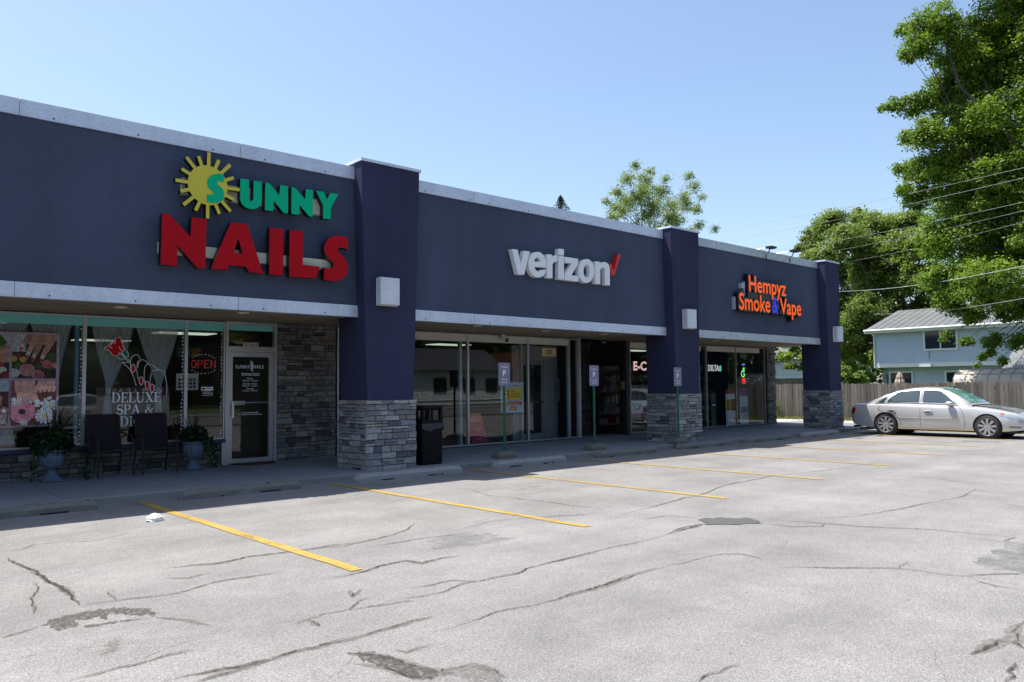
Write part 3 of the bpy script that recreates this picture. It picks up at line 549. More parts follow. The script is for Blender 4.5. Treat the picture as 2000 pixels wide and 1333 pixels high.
UN = [[P([(175, 175), (328, 195), (325, 530), (330, 552), (345, 570), (370, 576), (392, 563), (404, 545), (408, 520), (410, 210), (557, 235), (553, 540), (549, 578), (538, 612), (522, 648), (500, 680), (472, 700), (440, 712), (410, 718), (380, 719), (340, 714), (300, 700), (260, 678), (225, 650), (202, 622), (185, 590), (176, 560), (172, 530)], c2)],
 [P([(620, 250), (690, 262), (865, 470), (885, 290), (1022, 315), (1018, 795), (945, 785), (768, 570), (755, 755), (610, 735)], c2)], [P([(1085, 325), (1155, 345), (1325, 545), (1340, 365), (1468, 382), (1465, 855), (1395, 845), (1225, 640), (1218, 822), (1080, 800)], c2)],
 [P([(1520, 395), (1655, 410), (1715, 545), (1770, 432), (1915, 452), (1785, 690), (1775, 895), (1645, 885), (1645, 650)], c2)]]
b = MB()
for L in UN: letter(b, L, YF, .11)
b.build('lettering', [GRN, RET], s1)
# sun disc with rays as one outline
cen = onY(330+672/8.887, 290+645/8.887, YF); rad = (onY(330+1013/8.887, 290+640/8.887, YF)-onY(330+330/8.887, 290+640/8.887, YF)).length/2
ends = [(690, 72), (862, 208), (1060, 290), (1120, 515), (1222, 722), (1122, 895), (1065, 1098), (870, 1140), (665, 1222), (455, 1085), (245, 985), (195, 750), (108, 555), (215, 360), (300, 155), (510, 140)]
E_ = [onY(330+a/8.887, 290+c/8.887, YF) for a, c in ends]; pol = []
for e in E_: dx, dz = e.x-cen.x, e.z-cen.z; pol.append((math.atan2(dz, dx), math.hypot(dx, dz)))
pol.sort(); hw = .026; out = []
for k, (a, l) in enumerate(pol):
    da = math.asin(hw/rad); ca, sa = math.cos(a), math.sin(a)
    for s_, q in ((-1, rad), (-1, l), (1, l), (1, rad)):
        rr = math.sqrt(q*q-hw*hw) if q == rad else q; out.append((cen.x+ca*rr-sa*hw*s_, cen.z+sa*rr+ca*hw*s_))
    nx = pol[(k+1) % len(pol)][0]+(2*PI if k == len(pol)-1 else 0)
    for t in (.33, .66): q = a+da+(nx-a-2*da)*t; out.append((cen.x+rad*math.cos(q), cen.z+rad*math.sin(q)))
b = MB(); letter(b, [out], YF-.01, .1); sn = b.build('sun_emblem', [YEL, RET], s1)
b = MB(); Sg = P([(950, 455), (905, 448), (860, 445), (815, 448), (770, 458), (730, 477), (700, 503), (675, 536), (660, 572), (657, 612), (665, 650), (680, 682), (700, 710), (730, 737), (760, 762), (775, 785), (772, 800), (755, 808), (720, 810), (655, 795), (655, 935), (700, 945), (740, 950), (785, 953), (820, 952), (862, 942), (900, 925), (928, 900), (945, 870), (954, 835), (955, 800), (948, 758), (935, 720), (910, 688), (880, 660), (850, 632), (830, 607), (832, 588), (848, 577), (870, 577), (948, 598)], c1, YF-.012)
b.poly([Sg], lambda x, z, d: (x, YF-.02, z), 0); b.build('initial', GRN, sn)
b = MB(); q0 = onY(353, 372, 0).x; q1 = onY(624, 400, 0).x; zc = onY(621, 391, -.06).z; zb = onY(621, 420, -.06).z
b.box((q0, -.075, zb), (q1, .02, zc)); q0 = onY(308, 490, 0).x; q1 = onY(644, 515, 0).x; zc = onY(640, 509, -.06).z; zb = onY(640, 528, -.06).z; zc = max(zc, zb+.16)
b.box((q0, -.075, zb), (q1, .02, zc)); b.build('raceway', CREAMR, s1)
# second sign
YV = -.11; c5, c6 = ((990, 470), 13.33), ((1100, 480), 14.81)
def P5(p): return pxy(p, YV, *c5)
def P6(p): return pxy(p, YV, *c6)
def arc6(cx, cy, rx, ry, n=28): return [(cx+rx*math.cos(2*PI*q/n), cy+ry*math.sin(2*PI*q/n)) for q in range(n)]
VZ = [[P5([(128, 226), (280, 240), (370, 625), (445, 268), (598, 288), (450, 895), (288, 884)])],
 [P5([(1030, 708), (1031, 650), (1028, 600), (1017, 535), (1000, 480), (974, 420), (940, 370), (902, 332), (860, 310), (818, 298), (780, 296), (735, 304), (690, 322), (652, 355), (620, 400), (593, 458), (576, 520), (569, 580), (570, 640), (577, 700), (590, 760), (612, 815), (640, 860), (672, 900), (710, 930), (750, 952), (790, 962), (838, 965), (880, 960), (922, 942), (960, 910), (988, 872), (1010, 830), (1022, 775), (880, 764), (872, 785), (860, 800), (840, 812), (820, 816), (795, 808), (772, 790), (752, 766), (735, 740), (722, 712), (715, 685)]), P5([(718, 546), (724, 512), (740, 480), (758, 455), (780, 443), (805, 442), (830, 452), (852, 474), (870, 502), (878, 530), (882, 558)])],
 [P5([(1045, 358), (1175, 370), (1175, 440), (1200, 410), (1230, 392), (1270, 384), (1318, 383), (1318, 555), (1280, 553), (1250, 560), (1222, 576), (1202, 600), (1191, 630), (1188, 660), (1188, 988), (1045, 972)])],
 [P5([(1345, 402), (1485, 414), (1490, 1028), (1345, 1010)])], [P5([(1345, 215), (1485, 228), (1485, 392), (1345, 380)])],
 [P6([(50, 326), (430, 382), (430, 540), (240, 856), (445, 880), (445, 1045), (50, 997), (50, 828), (255, 520), (50, 490)])],
 [P6(arc6(675, 736, 230, 349)), P6(arc6(678, 742, 88, 192))],
 [P6([(925, 458), (1065, 472), (1068, 545), (1086, 514), (1110, 492), (1148, 477), (1190, 477), (1232, 485), (1270, 502), (1302, 536), (1325, 580), (1342, 645), (1350, 720), (1350, 1158), (1215, 1140), (1215, 720), (1207, 686), (1190, 660), (1171, 643), (1150, 635), (1126, 639), (1105, 652), (1086, 676), (1075, 702), (1075, 1120), (930, 1100)])]]
s2 = thing('shop_sign', (13.5, -.08, 4.1), 'white lower-case raised lettering with a red tick on the middle fascia', 'sign')
b = MB()
for L in VZ: b.poly(L, lambda x, z, d: (x, YV-d, z), 0, depth=(0, -.115))
b.build('lettering', LW, s2)
b = MB(); b.poly([P6([(1585, 262), (1610, 252), (1655, 258), (1668, 272), (1650, 340), (1490, 845), (1470, 866), (1435, 870), (1400, 850), (1330, 560), (1340, 528), (1368, 520), (1400, 540), (1452, 700), (1470, 716), (1482, 690), (1570, 285)])], lambda x, z, d: (x, YV-d, z), 0, depth=(0, -.115)); b.build('tick', LR, s2)
# third sign: orange letters on black shaped backer, with a glow added to brighten the letters
s3 = thing('shop_sign', (21, -.1, 4), 'orange three-word lettering on black backers with a blue ampersand on the far fascia', 'sign')
YH = -.16; ORG = M('orange_acrylic', (.62, .075, .008), .3, spec=.15, emit=.55); BLU = M('blue_acrylic', (.03, .03, .6), .3, spec=.15, emit=.4)
def row(words, zb_uv, cap_uv):
    for wd, u0, u1, v0, mm in words:
        x0 = onY(u0, v0, YH).x; x1 = onY(u1, v0, YH).x; zb = onY(*zb_uv, YH).z; h = onY(*cap_uv, YH).z-zb
        yield wd, x0, x1, zb, h, mm
bl, og, bu = MB(), MB(), MB()
rows = list(row([('Hempyz', 1463.2, 1535, 560, 0)], (1464.5, 569), (1463.2, 538.5)))+list(row([('Smoke', 1443.9, 1504, 590, 0), ('&', 1508.5, 1520, 600, 1), ('Vape', 1523.5, 1564.5, 600, 0)], (1445, 604), (1445, 572.5)))
for wd, x0, x1, zb, h, mm in rows:
    text(bu if mm else og, wd, x0, x1, zb, h, facade(YH), 0, off=.012)
    text(bl, wd, x0-.05, x1+.05, zb-.0, h, lambda x, z, d: (x, -.085-d*1., z), 0, off=.075, ext=.066)
    bl.box((x0-.0, -.14, zb-.02), (x1, -.03, zb+h*.72), 0)
bl.box((rows[0][1]-.05, -.14, rows[1][3]+.1), (rows[0][2]-.3, -.03, rows[0][3]+.05), 0)
bl.build('backer', RET, s3); og.build('lettering', ORG, s3); bu.build('ampersand', BLU, s3)
b = MB()
for u0, v0, u1, v1, y in ((1446, 553, 1452, 564, -.09), (1453, 550, 1459, 580, -.06), (1433, 580, 1439, 605, -.07)):
    b = MB(); a, c = onY(u0, v0, -.05), onY(u1, v1, -.05); b.box((a.x, y, c.z), (c.x, .02, a.z)); b.build('driver_box', M('sign_grey', (.42, .42, .5), .5), s3)

# wall lamps: galvanised boxes on the pillars
lab = ['square galvanised wall lamp on the nearest pillar', 'square galvanised wall lamp on the middle pillar', 'square galvanised wall lamp on the farthest pillar']; proto = None
for i, (x, z) in enumerate(((7.77, 3.23), (16.8, 3.2), (24.88, 3.12))):
    if i == 0:
        o = thing('wall_lamp', (x, -.25, z), lab[0], 'wall lamp', 'galvanised lamps on the pillars'); proto = o
        b = MB(); b.box((-.2, -.15, -.24), (.2, -.045, .24)); b.box((-.195, -.157, -.235), (.195, -.15, .235)); b.build('housing', m_galv('lamp_galv', (.62, .64, .7)), o, local=True)
        b = MB(); b.box((-.19, -.045, -.25), (.22, 0.02, .23)); b.build('back_plate', WHITE, o, local=True)
    else: dup(proto, (x, -.25, z), lab[i])
# flood lights above the far fascia
lab = ['black flood lamp on the left arm above the far fascia', 'black flood lamp on the right arm above the far fascia', ]
for i, (hu, hv, au, av) in enumerate(((1506, 484, 1466, 488), (1552, 491, 1516, 496))):
    h = onY(hu, hv, -.25); a = onY(au, av, .5); a.x = h.x-.2; a.z = h.z-.03
    t = thing('flood_lamp', (a.x, .5, 5.25), lab[i], 'flood lamp', 'flood lamps over the far sign')
    b = MB(); b.tube([(a.x, .5, 5.2), (a.x, .5, a.z), h], .018); b.build('arm', ALU, t)
    b = MB(); b.box((h.x-.15, h.y-.1, h.z-.02), (h.x+.15, h.y+.1, h.z+.03)); b.box((h.x-.12, h.y-.07, h.z-.035), (h.x+.12, h.y+.07, h.z-.02)); b.build('lamp_head', BLACK, t)
    b = MB(); p = [(h.x-.05, h.y, h.z-.03), (h.x-.05, h.y+.06, h.z-.14), (h.x-.09, h.y+.12, h.z-.2), (h.x-.04, h.y+.14, h.z-.34)]; b.tube(p, .016); b.build('cable', BLACK, t)
# ================================================================== FURNITURE OF THE PAVEMENT
WS = m_concrete('wheel_stop_concrete', (.33, .325, .31)); WSD = m_concrete('weathered_wheel_stop', (.2, .19, .165))
stops = [(1.2, 2.98, -.8, 1, 'rough weathered wheel stop at the left edge below the urn with trailing leaves'), (4.06, 5.86, -.76, 1, 'rough pebbled wheel stop in front of the nail salon door'), (6.86, 9.0, -.78, 0, 'pale smooth wheel stop in front of the nearest pillar'), (9.88, 11.74, -.74, 0, 'pale wheel stop in front of the first green-posted parking sign'),
         (12.76, 14.72, -.74, 1, 'weathered wheel stop in front of the second green-posted parking sign'), (15.7, 17.9, -.7, 1, 'weathered wheel stop in front of the middle pillar'), (18.6, 20.9, -.7, 1, 'weathered wheel stop below the far shop windows'), (21.7, 23.8, -.7, 0, 'pale wheel stop just before the farthest pillar')]
for x0, x1, y, wv, lb in stops:
    b = MB(); rings = []; n = 12
    for k in range(n+1):
        x = x0+(x1-x0)*k/n; e = .05 if k in (0, n) else 0; j = (lambda: random.gauss(0, .006 if wv else .002)); hx = .06 if k in (0, n) else 0
        xx = x+(hx if k == 0 else -hx if k == n else 0)*0
        rings.append([(x, y-.1+j(), .0), (x, y-.095+j(), .075-e*.3), (x+(.05 if k == 0 else -.05 if k == n else 0), y-.055+j(), .125+j()-e*.2), (x+(.05 if k == 0 else -.05 if k == n else 0), y+.055+j(), .125+j()-e*.2), (x, y+.095+j(), .075), (x, y+.1+j(), .0)])
    b.loft(rings, 0)
    for sx in (.24, .72):
        xx = x0+(x1-x0)*sx; b.box((xx-.012, y-.012, .12), (xx+.012, y+.012, .131), 1); b.box((xx-.16, y-.101, 0), (xx+.16, y-.09, .022), 1)
    for _ in range(9): xx = random.uniform(x0+.1, x1-.1); b.lathe([(.012, .118), (.01, .129)], (xx, y+random.uniform(-.05, .05), 0), 6, 1)
    tag(b.build('wheel_stop', [WSD if wv else WS, DARK], loc=((x0+x1)/2, y, 0)), lb, 'wheel stop', 'wheel stops along the kerb')
# parking signs
GRNP = M('green_post', (.012, .12, .07), .45); PANEL = M('sign_panel_violet', (.2, .185, .29), .5); PANW = M('sign_white', (.82, .82, .84), .5); BASE = m_concrete('sign_base', (.16, .15, .125))
data = [((985, 890), (989, 709), ('Pickup', 'parking'), 'violet parking sign on a green post before the middle shop window'), ((1161, 876), (1160, 714), ('Customer', 'parking'), 'violet parking sign on a green post before the dark entrance recess'), ((1325, 866), (1325, 718), ('Customer', 'parking'), 'violet parking sign on a green post before the middle pillar')]
for (ub, vb), (ut, vt), txt, lb in data:
    Y = -.2 if ub != 1325 else -.42; p = onY(ub, vb, Y); x = p.x; zt = onY(ut, vt, Y).z
    t = thing('parking_sign', (x, Y, .1), lb, 'parking sign', 'green-posted parking signs')
    b = MB(); b.box((x-.028, Y-.006, .12), (x+.028, Y+.002, zt-.12)); b.box((x-.03, Y-.018, .12), (x-.018, Y-.006, zt-.12)); b.box((x+.018, Y-.018, .12), (x+.03, Y-.006, zt-.12)); b.build('post', GRNP, t)
    b = MB(); w2 = .155; h2 = .46; c = [(x-w2+.03*(1-math.cos(a)) if False else 0, 0) for a in ()]; r = .03; lo = []
    for cx, cz, a0 in ((x+w2-r, zt-r, 0), (x-w2+r, zt-r, 90), (x-w2+r, zt-h2+r, 180), (x+w2-r, zt-h2+r, 270)):
        for q in range(5): an = R(a0+q*22.5); lo.append((cx+r*math.cos(an), cz+r*math.sin(an)))
    b.poly([lo], lambda xx, z, d: (xx, Y-.021-d, z), 0, depth=(0, -.003))
    f = facade(Y-.0225)
    text(b, 'Verizon', x-.09, x+.09, zt-.105, .042, f, 1, off=.01); text(b, 'P', x-.05, x+.05, zt-.265, .115, f, 1, off=.02, align='c'); text(b, txt[0], x-.1, x+.1, zt-.345, .034, f, 1, off=.008, align='c'); text(b, txt[1], x-.1, x+.1, zt-.405, .034, f, 1, off=.008, align='c')
    b.build('panel', [PANEL, PANW], t)
    b = MB(); b.loft([[(x+a*s, Y+c*s2, z) for a, c in ((-1, -1), (1, -1), (1, 1), (-1, 1))] for s, s2, z in ((.24, .13, .09), (.24, .13, .17), (.2, .1, .235), (.17, .08, .25))]); b.build('base', BASE, t)
# litter bin
BIN = M('bin_black', (.006, .006, .009), .5, spec=.12, bump=(60, .2, .004)); x0, y0 = 8.6, -.2
t = thing('litter_bin', (x0+.23, y0+.23, .105), 'square black litter bin beside the nearest pillar', 'litter bin')
b = MB(); b.cham((x0, y0, .11), (x0+.47, y0+.47, .86), .018); b.cham((x0+.015, y0+.015, .12), (x0+.455, y0+.455, .14), .004)
b.box((x0+.03, y0-.003, .2), (x0+.44, y0+.0, .8)); b.build('body', BIN, t)
b = MB(); b.cham((x0-.01, y0-.01, .855), (x0+.48, y0+.48, .9), .012)
for sx in (0, .41):
    for sy in (0, .41): b.box((x0+sx, y0+sy, .9), (x0+sx+.06, y0+sy+.06, 1.12))
b.cham((x0-.012, y0-.012, 1.11), (x0+.482, y0+.482, 1.19), .03); b.box((x0+.06, y0+.005, .9), (x0+.41, y0+.02, .93)); b.box((x0+.22, y0+.002, .9), (x0+.25, y0+.03, 1.12)); b.box((x0+.06, y0+.4, .9), (x0+.2, y0+.43, 1.12)); b.box((x0+.002, y0+.06, .9), (x0+.02, y0+.41, .96)); b.build('hood', BIN, t)
b = MB(); L0 = []; L1 = []
for k in range(40):
    a = k/40*4; s = int(a); f_ = a-s; c = [(x0-.016, y0-.016), (x0+.486, y0-.016), (x0+.486, y0+.486), (x0-.016, y0+.486)]; p, q = c[s % 4], c[(s+1) % 4]; X_, Y_ = p[0]+(q[0]-p[0])*f_, p[1]+(q[1]-p[1])*f_; j = random.uniform(-.006, .006); dp = .08+.05*math.sin(k*.7)+(.06 if 3 < k < 9 else 0); L0.append((X_+j, Y_+j, .865)); L1.append((X_+j*2, Y_-abs(j)*2, .865-dp))
b.loft([L1, L0], caps=False); b.build('bin_liner', M('bin_bag', (.012, .012, .018), .22, bump=(18, 1, .02)), t)
# door mat, litter
b = MB(); pts = [(6.03+.42*(1-math.cos(a))*1.02, 2.27-.42*math.sin(a)) for a in np.linspace(0, PI, 20)]; b.poly([pts], lambda x, y, d: (x, y, zs(y)+.004+d), 0, depth=(.014, 0)); tag(b.build('door_mat', M('mat_red', (.06, .018, .018), .95, noises=((60, .4),)), loc=(6.45, 2.1, .14)), 'half-round dark red mat at the nail salon door', 'mat')
q = onZ(303, 1018, 0); b = MB(); n = 14; rings = []
for k in range(8):
    z = .085*k/7; rr = .085*math.sqrt(max(.02, 1-(k/7.2)**2)); rings.append([(q.x+math.cos(a*2*PI/n)*rr*(1.1+random.uniform(-.22, .22)), q.y+math.sin(a*2*PI/n)*rr*(.8+random.uniform(-.2, .2)), max(.002, z+random.uniform(-.012, .012))) for a in range(n)])
b.loft(rings); tag(b.build('crumpled_bag', M('bag_white', (.8, .8, .76), .5), loc=q), 'crumpled white plastic bag lying on the asphalt near the first yellow line', 'litter')
# ---- chairs
CHF = M('chair_frame', (.03, .023, .024), .5, spec=.2); SLING = M('sling_fabric', (.028, .022, .028), .9, spec=.1, bump=(160, .6, .004))
def chair(x, y, rz, label, z, group):
    """front towards -Y at rz=0"""
    t = thing('patio_chair', (x, y, z), label, 'chair', group)
    for s in (-1, 1):
        b = MB(); b.tube([(s*.27, -.3, 0), (s*.27, -.28, .4), (s*.27, -.25, .58), (s*.27, -.16, .645), (s*.27, .0, .65), (s*.26, .17, .62)], .016); b.build('leg', CHF, t, local=True)
        b = MB(); b.tube([(s*.26, .34, 0), (s*.255, .2, .38), (s*.25, .2, .42)], .016); b.build('leg', CHF, t, local=True)
    b = MB()
    for s in (-1, 1): b.tube([(s*.25, -.27, .41), (s*.25, 0, .385), (s*.25, .17, .39), (s*.25, .22, .5), (s*.25, .34, .97)], .014)
    b.tube([(-.25, .34, .97), (.25, .34, .97)], .014); b.tube([(-.25, -.27, .41), (.25, -.27, .41)], .014); b.build('frame', CHF, t, local=True)
    def sheet(path):
        b = MB(); rings = []
        for (yy, zz) in path: rings.append([(xx, yy+.0, zz-.012*math.cos(xx/.24*PI/2)) for xx in np.linspace(-.242, .242, 9)])
        b.loft(rings, closed=False, caps=False); return b
    sheet([(-.268, .412), (-.14, .39), (0, .378), (.1, .378), (.17, .388)]).build('seat', SLING, t, local=True, smooth=True)
    sheet([(.185, .41), (.225, .52), (.265, .68), (.305, .83), (.345, .985)]).build('backrest', SLING, t, local=True, smooth=True)
    t.rotation_euler.z = rz; return t
gc = 'brown sling chairs by the nail salon window'
chair(3.86, 1.83, R(4), 'brown sling chair outside the salon window, nearer the urn with the spiky plant', .15, gc)
chair(4.58, 1.86, R(-3), 'brown sling chair outside the salon window, nearer the salon door', .15, gc)
gi = 'dark chairs inside the nail salon'
for x, y, rz, lb in ((3.25, 2.95, 3.3, 'dark chair inside the salon right of the flower poster'), (4.9, 3.0, 3.0, 'dark chair inside the salon behind the large lettering'), (4.3, 3.1, 3.2, 'dark chair inside the salon between the two outdoor chairs')): chair(x, y, rz, lb, .12, gi)
# ---- urns with plants
URN = M('urn_paint', (.095, .135, .2), .7, noises=((9, .25),)); LEAFD = m_leaf('planter_leaf', (.008, .03, .012), (.03, .075, .02)); SPK = m_leaf('spike_leaf', (.012, .03, .014), (.03, .05, .02))
def urn(x, y, z, label, plabel, spikes, trail, sc_):
    t = thing('urn_planter', (x, y, z), label, 'urn', 'pale blue fluted urns outside the salon')
    b = MB(); b.lathe([(.145, 0), (.15, .02), (.13, .04), (.075, .1), (.055, .16), (.06, .19)], n=24); b.box((-.15, -.15, 0), (.15, .15, .018)); b.build('pedestal', URN, t, local=True)
    b = MB(); rings = []; n = 48
    for r, h in ((.055, .185), (.1, .2), (.14, .25), (.16, .32), (.165, .42), (.17, .44), (.19, .455), (.19, .475), (.165, .475), (.15, .44)):
        fl = .007 if .22 < h < .43 else 0; rings.append([((r+fl*(1 if k % 4 < 2 else -1))*math.cos(k*2*PI/n), (r+fl*(1 if k % 4 < 2 else -1))*math.sin(k*2*PI/n), h) for k in range(n)])
    b.loft(rings); b.build('bowl', URN, t, local=True)
    p = thing('potted_plant', (x, y, z+.46), plabel, 'plant', 'dark leafy plants in the urns')
    N = 900; d = rng.normal(size=(N, 3)); d /= np.linalg.norm(d, axis=1)[:, None]; rr = rng.uniform(.3, 1, (N, 1))**.5
    C = d*rr*np.array([.27, .24, .2])*sc_+np.array([0, 0, .12]); T = []
    for a, l, dx in trail:
        for k in range(46):
            f_ = k/46; q = np.array([math.cos(a)*(.18+l*.45*min(1, f_*1.6)), math.sin(a)*(.18+l*.3*f_), .1-(f_**1.5)*.55]); T.append(q+rng.normal(size=3)*.035)
    C = np.concatenate([C, np.array(T)]) if T else C
    C += np.array([x, y, z+.46]); C[:, 2] = np.maximum(C[:, 2], z+.02); leafmesh('foliage', C, .075, LEAFD, p, aspect=.7)
    b = MB()
    for k in range(spikes):
        a = random.uniform(0, 2*PI); l = random.uniform(.5, .78)*sc_; tl = random.uniform(.1, .8); pts = []; side = Vector((-math.sin(a), math.cos(a), 0))
        for i in range(6):
            f_ = i/5; pts.append(Vector((x+math.cos(a)*l*tl*f_**1.2, y+math.sin(a)*l*tl*f_**1.2, z+.5+l*(f_-.25*tl*f_*f_))))
        vs = [q+side*(.017*(1-i/5.2)) for i, q in enumerate(pts)]+[q-side*(.017*(1-i/5.2)) for i, q in enumerate(pts)]; b.add(vs, [(i, i+1, 7+i, 6+i) for i in range(5)], 0, random.random())
    b.build('spiky_leaves', SPK, p)
urn(3.02, 1.78, .145, 'pale blue fluted urn at the left below the flower poster', 'bushy dark plant with long spiky blades in the left urn', 26, ((5.6, .8, 0), (.3, .9, 0), (3.6, .3, 0)), 1.15)
urn(5.24, 1.93, .15, 'pale blue fluted urn left of the salon door', 'trailing dark ivy plant in the urn left of the salon door', 12, ((5.9, .55, 0), (.2, .5, 0), (5.3, .4, 0)), .85)
# ---- security cameras
def cam_dome(loc, label, lens, aim):
    t = thing('security_camera', loc, label, 'camera', 'security cameras under the soffit'); b = MB(); b.lathe([(.055, 0), (.055, -.025), (.02, -.035), (.02, -.06)], n=16); b.build('mount', WHITE, t, local=True)
    b = MB(); a = Vector(aim).normalized(); p = Vector((0, 0, -.07)); b.tube([p-a*.03, p+a*.0, p+a*.13], [.04, .056, .056], 14); b.build('housing', WHITE if lens else M('cam_dark', (.06, .06, .06), .5), t, local=True)
    b = MB(); b.tube([p+a*.131, p+a*.15], [.055, .05], 14); b.build('lens', BLACK, t, local=True)
cam_dome(onZ(982, 654, 2.79), 'white bullet security camera above the middle shop window', True, (.3, -.85, -.55))
cam_dome(Vector((17.2, 2.9, 2.78)), 'small security camera in the dark entrance recess', False, (-.5, -.7, -.5))
# ================================================================== IN AND ON THE WINDOWS
GL = D-.012; fG = facade(GL)
def at(u, v, Y=GL): q = onY(u, v, Y); return (q.x, q.z)
def zrect(u0, v0, u1, v1, Y):
    a = at(u0, v0, Y); c = at(u1, v1, Y); return a[0], c[1], c[0], a[1]
def quad(mb, x0, z0, x1, z1, fn, m=0, d=0): mb.add([fn(x0, z0, d), fn(x1, z0, d), fn(x1, z1, d), fn(x0, z1, d)], [(0, 1, 2, 3)], m)
INKW = M('vinyl_white', (.85, .88, .95), .5); INKR = M('vinyl_red', (.5, .006, .02), .5, spec=.1); INKG = M('vinyl_green', (.0, .13, .07), .45)
# four-picture poster behind the glass
YP = D+.03; fP = facade(YP)
pc = {n: M('print_'+n, tuple(min(.92, q*1.6) for q in c), .6, noises=((55, .4), (13, .3))) for n, c in dict(frame=(.50, .38, .55), skin=(.55, .3, .25), skin2=(.42, .22, .2), dark=(.05, .022, .025), green=(.05, .11, .03), red=(.5, .02, .05), pink=(.6, .2, .26), white=(.66, .6, .68), wood=(.13, .035, .03), lilac=(.62, .25, .6), plum=(.22, .03, .05), mist=(.45, .5, .58), yellow=(.6, .42, .08)).items()}
pk = list(pc); pm = [pc[k] for k in pk]; pi_ = {k: i for i, k in enumerate(pk)}
b = MB(); X1, Z0 = at(113, 833, YP)[0], at(60, 834, YP)[1]; Z1 = at(60, 649.5, YP)[1]; X0 = X1-1.36
quad(b, X0, Z0, X1, Z1, fP, 0)
mx = (X0+X1)/2; mz = (Z0+Z1)/2; gp = .032
cells = [(X0+gp*1.3, mz+gp/2, mx-gp/2, Z1-gp), (mx+gp/2, mz+gp/2, X1-gp*1.4, Z1-gp), (X0+gp*1.3, Z0+gp, mx-gp/2, mz-gp/2), (mx+gp/2, Z0+gp, X1-gp*1.4, mz-gp/2)]
lay = [.001]
def shp(cell, pts, m):
    lay[0] += .00022; x0, z0, x1, z1 = cell; d = lay[0]
    L = [(x0+max(0, min(1, a))*(x1-x0), z0+max(0, min(1, c))*(z1-z0)) for a, c in pts]; b.poly([L], fP2 := (lambda x, z, q: (x, YP-d, z)), pi_[m])
def cap(cell, x0, y0, x1, y1, r0_, r1_, m):
    a = math.atan2(y1-y0, x1-x0); pts = [(x0+r0_*math.cos(a+PI/2+PI*t), y0+r0_*math.sin(a+PI/2+PI*t)) for t in (0, .25, .5, .75, 1)]+[(x1+r1_*math.cos(a-PI/2+PI*t), y1+r1_*math.sin(a-PI/2+PI*t)) for t in (0, .25, .5, .75, 1)]; shp(cell, pts, m)
def disc(cell, x, y, r, m, n=14, wob=0): shp(cell, [(x+r*(1+random.uniform(-wob, wob))*math.cos(q*2*PI/n), y+r*.82*(1+random.uniform(-wob, wob))*math.sin(q*2*PI/n)) for q in range(n)], m)
def rose(cell, x, y, r, m, m2): disc(cell, x, y, r, m, 16, .08); disc(cell, x+.01, y, r*.74, m2, 12, .1); disc(cell, x, y+.01, r*.58, m, 12, .1); disc(cell, x, y, r*.34, m2, 10); disc(cell, x, y, r*.2, m, 8)
def daisy(cell, x, y, r, m, mc, n=11):
    for k in range(n): a = k*2*PI/n; cap(cell, x+.25*r*math.cos(a), y+.2*r*math.sin(a), x+r*math.cos(a)*.85, y+r*.72*math.sin(a), r*.09, r*.15, m)
    disc(cell, x, y, r*.26, mc, 12)
full = [(0, 0), (1, 0), (1, 1), (0, 1)]
C0, C1, C2, C3 = cells
shp(C0, full, 'green'); shp(C0, [(0, 0), (1, 0), (1, .35), (.6, .4), (0, .34)], 'dark'); shp(C0, [(.55, .8), (1, .7), (1, 1), (.6, 1)], 'mist'); shp(C0, [(.62, .7), (.8, .98), (.95, .8), (.8, .66)], 'green')
shp(C0, [(.0, 1), (.0, .72), (.2, .6), (.5, .72), (.45, 1)], 'skin2')
for q in range(4): cap(C0, .1+q*.13, .8, .22+q*.12, .56-.02*q, .055, .035, 'skin')
for q in range(4): cap(C0, 1.0, .7-q*.09, .35+q*.1, .56-q*.07, .06, .035, 'skin' if q % 2 else 'skin2'); disc(C0, .36+q*.1, .56-q*.07, .03, 'pink', 8)
for x, y, r, m in ((.1, .12, .2, 'red'), (.5, .22, .16, 'red'), (.75, .3, .12, 'red'), (.3, .07, .14, 'plum'), (.1, .33, .1, 'pink'), (.68, .12, .1, 'white'), (.85, .18, .1, 'white'), (.92, .08, .1, 'plum')): disc(C0, x, y, r, m, 12, .14)
shp(C1, full, 'dark'); shp(C1, [(0, .6), (.3, .6), (.3, 1), (0, 1)], 'mist'); shp(C1, [(.3, 1), (.25, .8), (.9, .75), (1, .9), (1, 1)], 'skin'); shp(C1, [(.7, .2), (1, .2), (1, .6), (.8, .55)], 'green')
for q, (x0_, x1_, y1_) in enumerate(((.3, .17, .7), (.45, .3, .52), (.62, .43, .47), (.84, .62, .45))): cap(C1, x0_+.06, .92, x1_+.04, y1_, .085, .045, 'skin' if q % 2 else 'skin2'); cap(C1, x1_+.06, y1_+.05, x1_+.01, y1_-.08, .045, .018, 'white'); cap(C1, x1_+.03, y1_-.02, x1_+.0, y1_-.1, .03, .01, 'red')
for x, y, m in ((.05, .45, 'yellow'), (.15, .5, 'plum'), (.1, .3, 'green'), (.25, .42, 'yellow'), (.62, .28, 'green'), (.95, .3, 'pink')): disc(C1, x, y, .08, m, 9, .2)
rose(C1, .34, .19, .18, 'pink', 'skin2'); rose(C1, .78, .33, .12, 'pink', 'red'); rose(C1, .58, .08, .14, 'pink', 'plum'); disc(C1, .05, .12, .13, 'white', 12, .1)
shp(C2, full, 'wood'); shp(C2, [(0, .42), (.8, .42), (.85, .6), (1, .75), (1, 1), (0, 1)], 'mist'); shp(C2, [(0, .45), (.35, .45), (.4, 1), (0, 1)], 'white'); shp(C2, [(.75, .55), (1, .5), (1, .76), (.8, .75)], 'wood')
for x0_ in (.05, .52):
    for q in range(4): cap(C2, x0_+q*.1, .62, x0_+.02+q*.085, .48-abs(q-1)*.01, .05, .042, 'skin')
